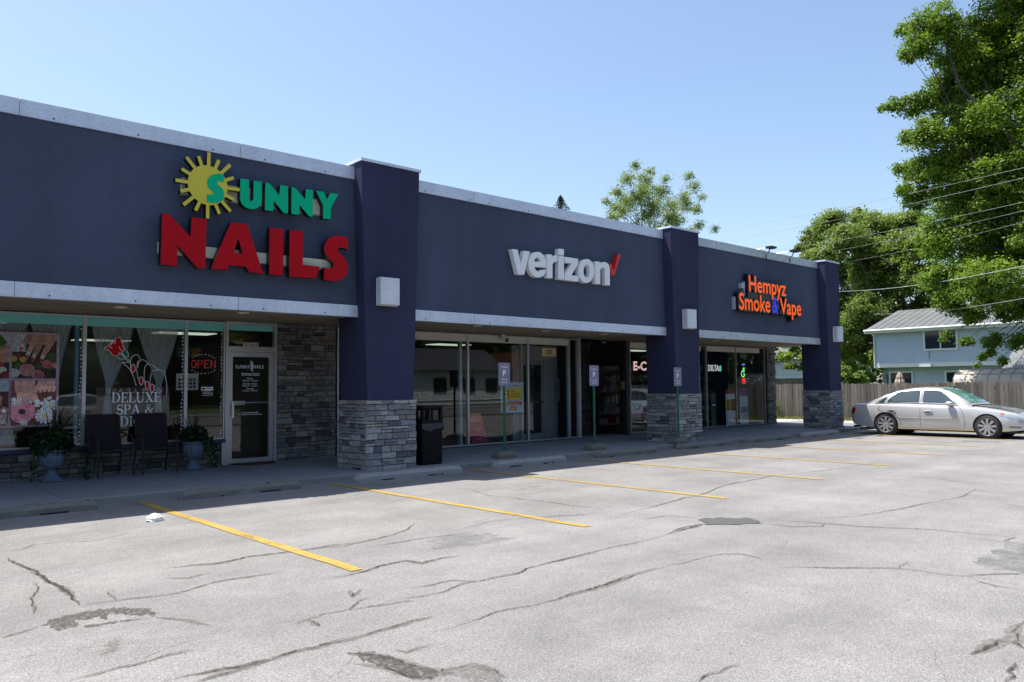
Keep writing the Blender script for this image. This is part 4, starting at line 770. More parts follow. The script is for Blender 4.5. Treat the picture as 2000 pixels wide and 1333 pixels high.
for a in (0, 1.05, 2.1, 3.1, 4.2, 5.2): cap(C2, .32, .8, .32+.36*math.cos(a), .8+.22*math.sin(a), .035, .07, 'lilac'); cap(C2, .32, .8, .32+.33*math.cos(a), .8+.2*math.sin(a), .012, .015, 'white')
disc(C2, .32, .8, .05, 'green', 8)
for _ in range(34): x, y, a = random.uniform(.02, .97), random.uniform(.03, .36), random.uniform(0, 6); cap(C2, x, y, x+.07*math.cos(a), y+.06*math.sin(a), .02, .025, random.choice(['white', 'white', 'pink']))
for x, y in ((.15, .18), (.5, .3), (.85, .2), (.5, .1), (.9, .33)): disc(C2, x, y, .1, 'pink', 10, .2); disc(C2, x, y, .05, 'white', 8, .2)
shp(C3, full, 'wood'); shp(C3, [(.06, 1), (.08, .75), (.2, .6), (.5, .6), (.52, 1)], 'skin2'); shp(C3, [(.6, 1), (.52, .78), (.95, .8), (1, 1)], 'skin2')
for q in range(5): cap(C3, .16+q*.09, .68, .2+q*.09, .6-(.04 if q > 2 else .01), .05, .045, 'skin')
for q in range(5): cap(C3, .56+q*.1, .84, .54+q*.1, .75+(.02 if q > 1 else 0), .045, .04, 'skin')
for _ in range(30): x = random.uniform(0, 1); y = .42+.22*abs(x-.4)+random.uniform(-.1, .1); disc(C3, min(.95, x), min(.72, y), random.uniform(.04, .06), 'white', 9, .15)
daisy(C3, .24, .3, .3, 'pink', 'dark', 22); daisy(C3, .74, .2, .22, 'white', 'yellow', 13); daisy(C3, .12, .52, .13, 'white', 'yellow', 9); daisy(C3, .86, .42, .15, 'white', 'yellow', 9); daisy(C3, .28, .06, .1, 'white', 'yellow', 8)
pq = b.build('window_poster', pm, loc=(mx, YP, Z0)); tag(pq, 'lilac-framed poster of four hand, foot and flower pictures in the salon window', 'poster')
# sheer curtains
SHEER = m_sheer('sheer_curtain', (.86, .91, 1.0), .72); ROD = BLACK
def curtain(pts, label):
    """outline (u,v) polygon split into top and bottom edge polylines -> pleated sheet"""
    Yc = D+.14; t = None; b = MB(); nL = 14; nC = 40
    rows = [(at(*p, Yc), at(*q, Yc)) for p, q in pts]; rings = []
    for i in range(len(rows)-1):
        (a0, a1), (b0, b1) = rows[i], rows[i+1]
        for k in range(nL+(1 if i == len(rows)-2 else 0)):
            f_ = k/nL; l = (a0[0]+(b0[0]-a0[0])*f_, a0[1]+(b0[1]-a0[1])*f_); r_ = (a1[0]+(b1[0]-a1[0])*f_, a1[1]+(b1[1]-a1[1])*f_)
            rings.append([(l[0]+(r_[0]-l[0])*c/nC, Yc+.025*math.sin(c*1.35+.4*math.sin(c*.5)), l[1]+(r_[1]-l[1])*c/nC) for c in range(nC+1)])
    b.loft(rings, closed=False, caps=False); q = rows[0][0]; o = b.build('curtain', SHEER, smooth=True, loc=(q[0], Yc, q[1])); tag(o, label, 'curtain', 'white sheer curtains in the salon windows')
curtain([((58, 626), (142, 628)), ((75, 690), (122, 700)), ((92, 770), (108, 780)), ((96, 830), (116, 832)), ((100, 865), (121, 862))], 'sheer white curtain behind the right edge of the flower poster')
curtain([((-20, 622), (57, 626)), ((-20, 700), (40, 690)), ((-10, 780), (10, 780)), ((-12, 850), (26, 848)), ((-20, 874), (30, 868))], 'sheer white curtain behind the flower poster, seen below its lower edge')
curtain([((177, 627), (263, 633)), ((190, 690), (245, 695)), ((206, 745), (222, 748)), ((206, 766), (214, 766)), ((200, 810), (219, 812)), ((196, 836), (222, 836))], 'sheer white curtain tied in behind the red rose decal')
curtain([((264, 633), (350, 640)), ((282, 690), (334, 695)), ((304, 745), (316, 748)), ((306, 766), (313, 766)), ((302, 810), (317, 812)), ((302, 850), (321, 848))], 'sheer white curtain tied in behind the outlined hand decal')
b = MB(); a, c = at(176, 626, D+.14), at(352, 639, D+.14); b.tube([(a[0], D+.14, a[1]), (c[0], D+.14, a[1])], .012); b.tube([(a[0]-.02, D+.14, a[1]), (a[0]+.03, D+.14, a[1])], .022)
tag(b.build('curtain_rod', BLACK, loc=(a[0], D+.14, a[1])), 'black curtain rod across the rose window', 'curtain rod')
b = MB(); a = at(0, 620, D+.14); c = at(150, 626, D+.14); b.tube([(a[0]-.6, D+.14, c[1]), (c[0], D+.14, c[1])], .012); b.tube([(c[0]-.05, D+.14, c[1]), (c[0], D+.14, c[1])], .022); tag(b.build('curtain_rod', BLACK, loc=(c[0], D+.14, c[1])), 'black curtain rod above the flower poster', 'curtain rod')
# rose and hand decal
c8 = ((190, 650), 10.253)
def W(pts): return pxy(pts, GL, *c8)
dec = thing('window_decal', (4.1, GL, 1.3), 'red rose and outlined hand with red nails painted on the salon window', 'decal')
rose_o = [(430, 95), (468, 98), (470, 130), (478, 170), (500, 210), (525, 250), (545, 300), (540, 330), (520, 370), (490, 405), (450, 435), (415, 460), (380, 470), (340, 462), (300, 440), (272, 410), (250, 375), (225, 352), (180, 340), (135, 325), (150, 305), (185, 288), (200, 275), (225, 235), (265, 215), (285, 210), (310, 175), (350, 160), (362, 150), (368, 115), (390, 102)]
b = MB(); b.poly([W(rose_o)], lambda x, z, d: (x, GL, z), 0); b.build('rose', INKR, dec)
b = MB(); b.poly([W([(545, 320), (580, 350), (610, 395), (622, 440), (615, 500), (560, 520), (520, 535), (470, 535), (420, 515), (385, 485), (420, 460), (470, 430), (510, 390)])], lambda x, z, d: (x, GL+.001, z), 0); strip(b, W([(540, 470), (600, 535), (668, 592)]), .02, lambda x, z, d: (x, GL-.001, z), 0); b.build('rose_leaf', INKG, dec)
for cx, cy in ((718, 715), (878, 965), (998, 1050), (1100, 1108)): b = MB(); b.poly([W([(cx+38*math.cos(q*PI/9), cy+(74+(8 if math.sin(q*PI/9) > 0 else 0))*math.sin(q*PI/9)) for q in range(18)])], lambda x, z, d: (x, GL, z), 0); b.build('fingernail', INKR, dec)
b = MB(); b.poly([W([(505, 595), (545, 590), (548, 625), (530, 625)])], lambda x, z, d: (x, GL, z), 0); b.build('fingernail', INKR, dec)
b = MB(); strip(b, W([(1180, 1040), (1260, 1115)]), .012, lambda x, z, d: (x, GL, z), 0); b.build('stem_end', INKG, dec)
b = MB(); lw = .0085; fo = lambda x, z, d: (x, GL-.0015, z)
strip(b, W(rose_o), lw, fo, closed=True)
for l in ([(200, 285), (250, 282), (298, 315)], [(262, 262), (290, 215), (352, 165)], [(345, 230), (372, 175)], [(432, 278), (460, 335), (505, 385)], [(490, 270), (525, 300)], [(425, 405), (445, 412)], [(545, 320), (580, 350), (610, 395), (622, 440), (615, 500)], [(385, 485), (420, 515), (470, 535), (520, 535), (550, 515)], [(490, 410), (560, 480), (668, 585)], [(480, 425), (545, 510), (580, 545), (660, 612)],
          [(668, 720), (665, 640), (668, 540), (685, 500), (720, 462), (770, 445), (820, 452), (845, 500), (860, 545)], [(490, 595), (660, 600)], [(505, 605), (560, 650), (640, 720), (690, 800), (730, 900), (755, 990), (778, 1055)], [(800, 700), (790, 740), (755, 745)], [(820, 560), (800, 640), (792, 740), (800, 830), (815, 910), (845, 970)], [(810, 700), (820, 620), (845, 570), (880, 548), (930, 548), (970, 570), (1020, 628)],
          [(910, 975), (935, 950), (940, 800), (950, 700), (975, 650), (1030, 632), (1080, 640), (1150, 690), (1240, 748)], [(945, 950), (955, 1030)], [(1030, 1075), (1060, 1030), (1060, 920), (1080, 830), (1105, 760), (1180, 752), (1310, 752), (1345, 785), (1370, 900), (1390, 1050), (1395, 1150), (1380, 1280)], [(1130, 1110), (1170, 1050)]): strip(b, W(l), lw, fo)
for cx, cy in ((718, 715), (878, 965), (998, 1050), (1100, 1108)): strip(b, W([(cx+40*math.cos(q*PI/9), cy+(78+(8 if math.sin(q*PI/9) > 0 else 0))*math.sin(q*PI/9)) for q in range(18)]), lw, fo, closed=True)
b.build('outline', INKW, dec)
# serif lettering built from strokes: (x0,y0,x1,y1,width) on a unit em
def arcs(cx, cy, rx, ry, a0, a1, n=12): return [(cx+rx*math.cos(R(a0+(a1-a0)*q/n)), cy+ry*math.sin(R(a0+(a1-a0)*q/n))) for q in range(n+1)]
TK, TN = .15, .05
def vst(x): return [([(x, 0), (x, 1)], TK), ([(x-.15, .025), (x+.15, .025)], TN), ([(x-.15, .975), (x+.15, .975)], TN)]
SER = {'D': (.78, vst(.15)+[([(.15, .97), (.35, .97)]+arcs(.35, .5, .33, .47, 90, -90)+[(.15, .03)], [TN]*3+[TN, .1, .14, .15, .15, .15, .15, .15, .14, .1, TN, TN, TN][:12]+[TN])]),
 'E': (.66, vst(.15)+[([(.15, .975), (.58, .975)], TN), ([(.57, 1), (.57, .78)], TN), ([(.15, .52), (.46, .52)], TN), ([(.46, .62), (.46, .42)], TN), ([(.15, .025), (.62, .025)], TN), ([(.61, 0), (.61, .24)], TN)]),
 'L': (.62, vst(.15)+[([(.15, .025), (.6, .025)], TN), ([(.59, 0), (.59, .25)], TN)]),
 'U': (.8, [([(.15, 1), (.15, .32)]+arcs(.4, .3, .25, .29, 180, 360)+[(.65, .32), (.65, 1)], [TK]*2+[TK]*6+[.08]*7+[TN]*2), ([(0, .975), (.3, .975)], TN), ([(.52, .975), (.78, .975)], TN)]),
 'X': (.78, [([(.12, 1), (.66, 0)], .17), ([(.64, 1), (.14, 0)], TN), ([(0, .975), (.3, .975)], TN), ([(.5, .975), (.76, .975)], TN), ([(0, .025), (.28, .025)], TN), ([(.5, .025), (.8, .025)], TN)]),
 'S': (.6, [(arcs(.3, .73, .22, .24, 20, 200)+arcs(.3, .73, .22, .24, 200, 240, 3)+[(.3, .5)]+arcs(.29, .27, .24, .25, 60, -160), [TN]*6+[.1]*8+[.17]*8+[.12]*8+[TN]*20), ([(.51, .98), (.51, .72)], TN), ([(.05, .02), (.05, .28)], TN)]),
 'P': (.66, vst(.15)+[([(.15, .975), (.35, .975)]+arcs(.36, .73, .22, .245, 90, -90)+[(.15, .485)], [TN]*4+[.12]*9+[TN]*6)]),
 'A': (.82, [([(.4, 1), (.68, .03)], .16), ([(.4, 1), (.1, .03)], TN), ([(.2, .34), (.56, .34)], TN), ([(0, .025), (.24, .025)], TN), ([(.5, .025), (.84, .025)], TN)]),
 'I': (.34, vst(.16)), 'C': (.7, [(arcs(.38, .5, .33, .48, 40, 320, 16), [TN]*3+[.1]*2+[TK]*7+[.1]*2+[TN]*6), ([(.64, 1), (.64, .7)], TN)]),
 'R': (.76, vst(.15)+[([(.15, .975), (.35, .975)]+arcs(.36, .74, .2, .235, 90, -90)+[(.15, .5)], [TN]*4+[.12]*9+[TN]*6), ([(.36, .5), (.7, 0)], .15), ([(.55, .025), (.78, .025)], TN)]),
 '&': (.86, [([(.75, .02), (.25, .62)]+arcs(.36, .8, .14, .17, 200, -60)+[(.16, .4)]+arcs(.3, .24, .22, .22, 140, 300)+[(.62, .2), (.72, .5)], [.12]*2+[TN]*13+[.1]*2+[.13]*6+[TN]*20), ([(.6, .52), (.84, .52)], TN)]), ' ': (.35, [])}
def serif(mb, s, x0, x1, z, h, fn, m=0):
    tot = sum(SER[c][0]+.06 for c in s); k = (x1-x0)/tot; x = x0; kz = h
    for i, c in enumerate(s):
        for j, (pts, wd) in enumerate(SER[c][1]):
            ws = [q*k for q in wd[:len(pts)]]+[wd[-1]*k]*max(0, len(pts)-len(wd)) if isinstance(wd, list) else wd*k*(1.25 if wd == TN else 1); strip(mb, [(x+p*k, z+q*kz) for p, q in pts], ws, lambda a, c_, d: fn(a, c_, .0002*j), m)
        x += (SER[c][0]+.06)*k
b = MB(); zz = lambda v: at(270, v)[1]
for s, u0, u1, v0, v1 in (('DELUXE', 218, 315, 786, 767), ('SPA &', 228, 301.5, 809, 790), ('PEDICURE', 203, 327.5, 832, 813)):
    serif(b, s, at(u0, 790)[0], at(u1, 790)[0], zz(v0), zz(v1)-zz(v0), fG)
tag(b.build('window_lettering', INKW, loc=(4.2, GL, .9)), 'pale serif lettering in three lines on the salon window above the chairs', 'lettering')
# house number, door lettering, stickers
b = MB(); x0, z0, x1, z1 = zrect(475, 669, 505, 678.5, GL)
for k in range(5): xx = x0+(x1-x0)*k/5; quad(b, xx+.002, z0, xx+(x1-x0)/5-.002, z1, fG, 0)
for k, ch in enumerate('5956B'): xx = x0+(x1-x0)*k/5; text(b, ch, xx+.012, xx+(x1-x0)/5-.01, z0+.018, (z1-z0)*.72, facade(GL-.002), 1, off=.012)
tag(b.build('house_number', [WHITE, BLACK], loc=(x0, GL, z0)), 'white tiles with a black street number over the salon door', 'number plate')
b = MB(); dl = thing('door_lettering', (6.45, GL-.02, 1.2), 'white shop hours lettering on the salon door glass', 'lettering'); f = facade(D-.006)
def dt(s, u0, u1, v0, v1, off=0.0):
    a, zb = at(u0, v0, D-.006); c, zt = at(u1, v1, D-.006); text(b, s, a, c, zb, zt-zb, f, 0, off=off)
dt('SUNNY', 460, 488, 720, 713.5); dt('NAILS', 494, 515, 720, 713.5); dt('(740) 555-0', 480, 498, 726, 722.5) if False else None
dt('Business Hours', 472, 507, 732, 728.5, .01)
for s, u0, u1, v in (('Sunday', 482, 494, 741), ('10:00 am - 5:00 pm', 473, 504, 745.5), ('Monday - Friday', 475, 502, 751.5), ('9:30 am - 7:30 pm', 473.5, 503, 755.5), ('Saturday', 481, 496, 761), ('9:30 am - 7:00 pm', 473.5, 503, 765)): dt(s, u0, u1, v, v-3)
dt('WALK-INS WELCOME', 472, 504, 808, 805, .02); dt('APPOINTMENTS RECOMMENDED', 464, 512, 811.5, 808.5, .02)
a = at(488, 705); c = at(494, 722); strip(b, [(a[0]+.03, a[1]), (a[0]+.03, c[1]-.02)], .018, f); strip(b, [(a[0]+.06, a[1]-.03), (a[0]+.06, c[1]-.04)], .014, f); a = at(472, 733.5); c = at(507, 733.5); quad(b, a[0], a[1]-.003, c[0], a[1]+.003, f)
b.build('lettering', INKW, dl)
b = MB(); x0, z0, x1, z1 = zrect(393, 756, 416, 763, GL); quad(b, x0, z0, x1, z1, fG, 0); quad(b, x0+.01, z0+.015, x0+.07, z1-.015, facade(GL-.001), 1); [quad(b, x0+.085, z0+.03+.03*q, x1-.012-.03*q, z0+.045+.03*q, facade(GL-.001), 1) for q in (0, 1)]
x0, z0, x1, z1 = zrect(396, 766.5, 415, 773, GL); frame_box(b, x0, x1, z0, z1, .004, GL-.001, GL); [quad(b, x0+.02, z0+.03+.03*q, x1-.02-.02*q, z0+.04+.03*q, facade(GL-.001), 0) for q in (0, 1)]
tag(b.build('window_sticker', [INKW, M('ink_black', (.02, .02, .03), .5)], loc=(x0, GL, z0)), 'small white sticker pair low in the narrow salon window below the open sign', 'sticker')
# LED open sign (dots), hanging inside
LEDR = M('led_red', (1, .06, .07), .4, emit=.12); LEDW = M('led_white', (.7, .7, .85), .4, emit=.2)
ops = thing('open_sign', (5.55, D+.05, 1.9), 'red dotted open sign in a ring of white lights in the narrow salon window', 'lit sign'); YL = D+.06
b = MB(); x0, z0, x1, z1 = zrect(372, 704, 422, 719, YL); L = {'O': [arcs(.5, .5, .45, .5, 0, 360, 14)], 'P': [[(0.05, q/6) for q in range(7)], [(.3, 1), (.6, 1), (.85, .85), (.85, .62), (.6, .48), (.3, .48)]], 'E': [[(.08, q/6) for q in range(7)], [(.35, 1), (.6, 1), (.88, 1)], [(.35, .5), (.65, .5)], [(.35, 0), (.6, 0), (.88, 0)]], 'N': [[(.05, q/6) for q in range(7)], [(.95, q/6) for q in range(7)], [(.2, .82), (.36, .64), (.52, .46), (.68, .3), (.82, .14)]]}
cw = (x1-x0)/4
for k, ch in enumerate('OPEN'):
    for st in L[ch]:
        for px_, pz in st: b.lathe([(.0075, -.004), (.0075, .0)], (x0+cw*(k+.12+.76*px_), YL-.004, z0+(z1-z0)*pz), 6, axis='Y')
b.build('red_lights', LEDR, ops); b = MB(); cx, cz = (x0+x1)/2, (z0+z1)/2
for q in range(26):
    a = q*2*PI/26; 
    if abs(math.sin(a)) > .55: b.lathe([(.006, -.004), (.006, 0)], (cx+.27*math.cos(a), YL, cz+.175*math.sin(a)), 6, axis='Y')
b.build('white_lights', LEDW, ops)
# hanging string of small lights down the window edges
def lightstring(u, v0, v1, n, label):
    b = MB(); a = at(u, v0, D+.07); c = at(u, v1, D+.07); b.tube([(a[0], D+.07, a[1]), (a[0], D+.07, c[1])], .004, 5)
    for k in range(n): b.lathe([(.006, -.008), (.006, .008)], (a[0]+random.uniform(-.012, .012), D+.06, a[1]+(c[1]-a[1])*(k+.5)/n), 6, 1)
    tag(b.build('light_string', [BLACK, M('bulb_white', (.7, .75, 1), .4, emit=.2)], loc=(a[0], D+.07, c[1])), label, 'light string', 'bulb strings down the salon window edges')
lightstring(160, 617, 870, 34, 'string of tiny bulbs left of the rose window'); lightstring(357, 628, 842, 30, 'string of tiny bulbs right of the rose window'); lightstring(433.5, 630, 850, 34, 'string of tiny bulbs beside the salon door')
# picture and neon inside the salon
b = MB(); x0, z0, x1, z1 = zrect(345, 730, 387, 762, D+.5); b.box((x0, D+.5, z0), (x1, D+.53, z1), 0)
for i in range(5):
    for j in range(3): xx = x0+.03+(x1-x0-.06)*i/5; zz_ = z0+.03+(z1-z0-.1)*j/3; b.box((xx, D+.495, zz_), (xx+(x1-x0)/5-.03, D+.5, zz_+(z1-z0)/3-.05), 1)
tag(b.build('colour_chart', [WHITE, M('chart_dark', (.08, .1, .09), .5)], loc=(x0, D+.5, z0)), 'white framed chart of dark squares inside the narrow salon window', 'chart')
b = MB(); x0, z0, x1, z1 = zrect(346, 678, 394, 699, D+1.2); b.box((x0, D+1.2, z0), (x1, D+1.23, z1), 0); b.box((x0+.02, D+1.195, z0+.02), (x0+(x1-x0)*.55, D+1.2, z1-.02), 1); b.box((x0+(x1-x0)*.6, D+1.195, z0+.03), (x1-.03, D+1.2, z1-.03), 2)
tag(b.build('framed_picture', [M('frame_green', (.02, .12, .09), .5), M('pic_pale', (.1, .22, .22), .5), M('pic_orange', (.4, .2, .02), .5)], loc=(x0, D+1.2, z0)), 'green and orange framed picture hanging inside the salon above the open sign', 'picture')
b = MB(); q = onY(472, 660, D+1.4); b.lathe([(.05, -.12), (.3, -.1), (.36, 0), (.3, .1), (.05, .12)], q, 18); tag(b.build('ceiling_ornament', M('ornament_yellow', (.4, .25, .03), .6), smooth=True, loc=q), 'yellow round ornament hanging behind the glass over the salon door', 'ornament')
# ---- posters of the middle shop
def poster(u0, v0, u1, v1, Y, name, label, build, mats, cat='poster'):
    b = MB(); x0, z0, x1, z1 = zrect(u0, v0, u1, v1, Y); quad(b, x0, z0, x1, z1, facade(Y)); lay = facade(Y-.002); build(b, lambda a: x0+(x1-x0)*a, lambda c: z0+(z1-z0)*c, z1-z0, lay, x1-x0)
    return tag(b.build(name, mats, loc=((x0+x1)/2, Y, z0)), label, cat)
def rrect(x0, z0, x1, z1, r): return [p for cx, cz, a in ((x1-r, z1-r, 0), (x0+r, z1-r, 90), (x0+r, z0+r, 180), (x1-r, z0+r, 270)) for p in arcs(cx, cz, r, r, a, a+90, 4)]
PW = M('poster_pale_blue', (.5, .76, .84), .5); PY = M('poster_lime', (.78, .82, .03), .5); PR = M('poster_red', (.75, .015, .03), .5); PK = M('poster_black', (.03, .03, .03), .5)
def mk(b, X, Z, h, f, w_):
    f2 = facade(D+.02-.004); quad(b, X(.08), Z(.42), X(.92), Z(.8), f, 1); text(b, '3', X(.14), X(.36), Z(.47), h*.27, f2, 2, off=.03)
    for s, c, x in (('year', .68, .6), ('price lock', .6, .84), ('guarantee', .52, .86)): text(b, s, X(.44), X(x), Z(c), h*.05, f2, 2, off=.02)
    text(b, 'verizon', X(.5), X(.88), Z(.86), h*.045, f2, 2, off=.02); b.poly([rrect(X(.05), Z(.23), X(.92), Z(.37), .045)], lambda x, z, d: f(x, z, 0), 2); quad(b, X(.2), Z(.315), X(.78), Z(.335), f2, 0); quad(b, X(.14), Z(.265), X(.84), Z(.285), f2, 0)
    b.poly([rrect(X(.36), Z(.08), X(.68), Z(.19), .02)], lambda x, z, d: f(x, z, 0), 2); quad(b, X(.42), Z(.12), X(.64), Z(.15), f2, 1)
poster(978, 747, 1023, 806, D+.02, 'window_poster', 'pale blue poster with a lime square and a large red figure in the middle shop', mk, [PW, PY, PR])
# leaning red gradient board
m, nt, bs, o_ = nodes_of('sunset_board'); tcg = nd(nt, 'TexCoord'); sep = nd(nt, 'SeparateXYZ', i={0: tcg.outputs['Generated']}); rp = nd(nt, 'ValToRGB', i={0: sep.outputs[2]}); cr = rp.color_ramp; cr.elements[0].color = (.65, .01, .09, 1); cr.elements[1].color = (.95, .5, .08, 1); e = cr.elements.new(.55); e.color = (.78, .02, .05, 1); e = cr.elements.new(.82); e.color = (.9, .14, .04, 1); nt.links.new(rp.outputs[0], bs.inputs[0])
b = MB(); x0, z0, x1, z1 = zrect(919, 809, 956, 862.5, D+.25); w_ = x1-x0
sh = lambda x, z, d: (x-(z-z0)*.22+.12, D+.32+(z-z0)*.12-d, z); x1 = x0+w_*.8
b.poly([[(x0, z0), (x1, z0), (x1, z1), (x0, z1)]], sh, 0, depth=(0, -.02)); Xf = lambda a: x0+(x1-x0)*a; Zf = lambda c: z0+(z1-z0)*c; sh2 = lambda x, z, d: sh(x, z, .003)
quad(b, Xf(.05), Zf(.05), Xf(.95), Zf(.2), lambda x, z, d: sh(x, z, .0015), 2)
for s, a, c_, q, h in (('One line for', .2, .72, .84, .04), ('$50/mo', .15, .85, .72, .09), ('Guaranteed for', .15, .85, .46, .045), ('3 years', .35, .7, .38, .045), ('verizon', .35, .7, .1, .04)): text(b, s, Xf(a), Xf(c_), Zf(q), (z1-z0)*h, sh2, 1, off=.015)
b.box((x0+.1, D+.42, .13), (x0+.14, D+.46, z0+.3), 2); b.box((x0+w_*.6, D+.42, .13), (x0+w_*.64, D+.46, z0+.3), 2)
tag(b.build('display_board', [m, PANW, M('board_plum', (.3, .005, .06), .5)], loc=(x0+w_/2, D+.3, .12)), 'orange to red leaning price board on the floor inside the middle shop', 'board')
def mk(b, X, Z, h, f, w_):
    text(b, 'EXIT', X(.32), X(.74), Z(.28), h*.5, f, 1, off=.03)
o = poster(1058, 680, 1086, 697, D+.62, 'exit_sign', 'tan exit sign with dark letters hanging inside the middle shop', mk, [M('exit_tan', (.32, .25, .13), .5, emit=.12), M('exit_dark', (.07, .02, .01), .5)], 'exit sign')
def mk(b, X, Z, h, f, w_): text(b, 'V', X(.25), X(.75), Z(.7), h*.12, f, 1, off=.03); text(b, '=', X(.25), X(.75), Z(.52), h*.1, f, 1, off=.03)
poster(1085.5, 740, 1093, 784, 2.95, 'door_notice', 'narrow pale notice on the inner grey door of the middle shop', mk, [M('notice_grey', (.28, .31, .34), .5), PK], 'notice')
# ---- far shop: neon and price posters
def neon(s, u0, u1, v0, v1, Y, col, label, em=2.2, out=True):
    b = MB(); a, zb = at(u0, v0, Y); c, zt = at(u1, v1, Y); mm = M('neon_%d' % len(MATS), col, .4, emit=em); mk_ = M('neon_core', (.03, .02, .02), .5)
    text(b, s, a, c, zb, zt-zb, facade(Y), 0, off=.02)
    if out: text(b, s, a, c, zb, zt-zb, facade(Y-.004), 1, off=-.022)
    return tag(b.build('neon_sign', [mm, mk_], loc=(a, Y, zb)), label, 'neon sign', 'neon signs in the far shop')
neon('E-CIG', 1237, 1279, 723, 708, D+.06, (1, .62, .6), 'pink outlined neon letters in the window left of the middle pillar', .7)
neon('DELTA', 1383, 1404, 724.5, 714, D+.06, (.8, .8, .82), 'white outlined neon letters in the left far shop window', .6)
neon('8', 1404.5, 1409, 725, 715, D+.06, (.15, 1, .6), 'green neon figure after the white neon letters', .7)
YN = D+.06; b = MB(); fN = facade(YN)
def npt(pts): return [at(u, v, YN) for u, v in pts]
cols_ = [M('neon_lime', (.25, 1, .12), .4, emit=.9), M('neon_blue', (.08, .2, 1), .4, emit=1.2), M('neon_red', (1, .05, .04), .4, emit=.35)]
strip(b, npt([(1454, 727), (1452, 725), (1449, 726), (1447.5, 730), (1449, 735), (1452, 736), (1454.5, 734), (1454.5, 731), (1452, 731)]), 0.028, fN, 0); strip(b, npt([(1451, 722), (1454, 722), (1454, 719), (1451.5, 719.5), (1451, 722)]), 0.022, fN, 0)
strip(b, npt([(1448.5, 712.5), (1455, 712.5)]), 0.022, fN, 1); strip(b, npt([(1452, 708), (1452, 711)]), 0.019, fN, 2); strip(b, npt([(1452, 714), (1452, 716.5)]), 0.019, fN, 2); strip(b, npt([(1451, 724.5), (1454.5, 724.5)]), 0.019, fN, 1); strip(b, npt([(1452, 727.5), (1452, 729.5)]), 0.031, fN, 1)
for v in (740, 743, 746, 749): strip(b, npt([(1449.5, v), (1456, v+.5)]), .025, fN, 2)
strip(b, npt([(1452.5, 738), (1450, 747)]), .03, fN, 2); strip(b, npt([(1453, 738), (1456, 747)]), .03, fN, 2)
q = at(1452, 730, YN); tag(b.build('neon_sign', cols_, loc=(q[0], YN, q[1])), 'upright multicoloured neon script in the right far shop window', 'neon sign', 'neon signs in the far shop')
PP = M('poster_white', (.8, .88, .95), .5); NV = M('ink_navy', (.03, .03, .2), .5); MG = M('ink_magenta', (.35, .02, .2), .5); YL_ = M('poster_yellow', (.85, .7, .02), .5); OL = M('poster_olive', (.09, .11, .06), .5); GN = M('poster_green', (.02, .13, .07), .5)
def mk(b, X, Z, h, f, w_): text(b, 'TOP', X(.05), X(.62), Z(.4), h*.42, f, 1, off=.03); b.poly([[(X(.82)+w_*.14*math.cos(q*.4), Z(.45)+h*.2*math.sin(q*.4)) for q in range(16)]], lambda x, z, d: f(x, z, 0), 2); quad(b, X(0), Z(.02), X(1), Z(.18), f, 2)
poster(1232, 783, 1266, 813, D+.02, 'window_poster', 'white poster with large navy capitals left of the middle pillar', mk, [PP, NV, MG])
def mk(b, X, Z, h, f, w_):
    f2 = facade(D+.02-.004); b.poly([[(X(.5)+w_*.24*math.cos(q*.4), Z(.66)+h*.2*math.sin(q*.4)) for q in range(16)]], lambda x, z, d: f(x, z, 0), 1); text(b, 'ROZ', X(.32), X(.7), Z(.6), h*.11, f2, 2, off=.02); quad(b, X(.3), Z(.3), X(.95), Z(.34), f, 3)
poster(1232, 815, 1262, 845, D+.02, 'window_poster', 'olive poster with a round purple badge below the white capitals poster', mk, [OL, NV, M('ink_pink', (.5, .08, .4), .5), YL_])
def mk(b, X, Z, h, f, w_):
    f2 = facade(D+.02-.004); quad(b, X(.05), Z(.44), X(.52), Z(.76), f, 1); quad(b, X(.52), Z(.44), X(1), Z(.76), f, 3)
    for k in range(4): quad(b, X(.1), Z(.68-.07*k), X(.48), Z(.72-.07*k), f2, 4)
    quad(b, X(0), Z(.0), X(1), Z(.42), f, 0); text(b, '24/7', X(.1), X(1), Z(.8), h*.1, f2, 5, off=.03); text(b, '6.39', X(.42), X(.96), Z(.1), h*.15, f2, 4, off=.01); text(b, '$', X(.1), X(.18), Z(.18), h*.06, f2, 4); quad(b, X(0), Z(.9), X(1), Z(1.02), f, 3)
poster(1417, 763, 1437, 833.5, D+.02, 'price_poster', 'yellow and pale blue price poster under white figures in the left far shop window', mk, [PP, YL_, NV, M('poster_rust', (.28, .06, .03), .5), PK, PANW])
def mk(b, X, Z, h, f, w_):
    f2 = facade(D+.02-.004); quad(b, X(0), Z(.8), X(1), Z(.99), f, 1); [quad(b, X(.08+.09*q), Z(.85), X(.14+.09*q), Z(.85+h*0+.07+.015*(q%3)), f2, 2) for q in range(9)]; quad(b, X(.05), Z(.5), X(.45), Z(.68), f, 0); quad(b, X(.1), Z(.33), X(.95), Z(.5), f, 3)
    quad(b, X(0), Z(.13), X(1), Z(.33), f, 0); text(b, '7.51', X(.38), X(.94), Z(.18), h*.1, f2, 4, off=.01); text(b, '$', X(.08), X(.18), Z(.25), h*.04, f2, 4); quad(b, X(.25), Z(.01), X(.75), Z(.09), f, 0)
poster(1444, 760, 1462, 829.5, D+.02, 'price_poster', 'green-edged tall price poster in the right far shop window', mk, [PP, M('poster_lilac', (.25, .15, .3), .5), M('ink_rose', (.55, .1, .3), .5), M('poster_steel', (.2, .24, .36), .5), PK]).data
def mk(b, X, Z, h, f, w_):
    quad(b, X(0), Z(.22), X(1), Z(.8), f, 1); quad(b, X(.12), Z(.58), X(.92), Z(.76), f, 0); quad(b, X(.15), Z(.42), X(.9), Z(.5), f, 0); quad(b, X(.2), Z(.63), X(.85), Z(.68), facade(D+.02-.004), 2); quad(b, X(.2), Z(.88), X(.8), Z(.92), facade(D+.02-.004), 0)
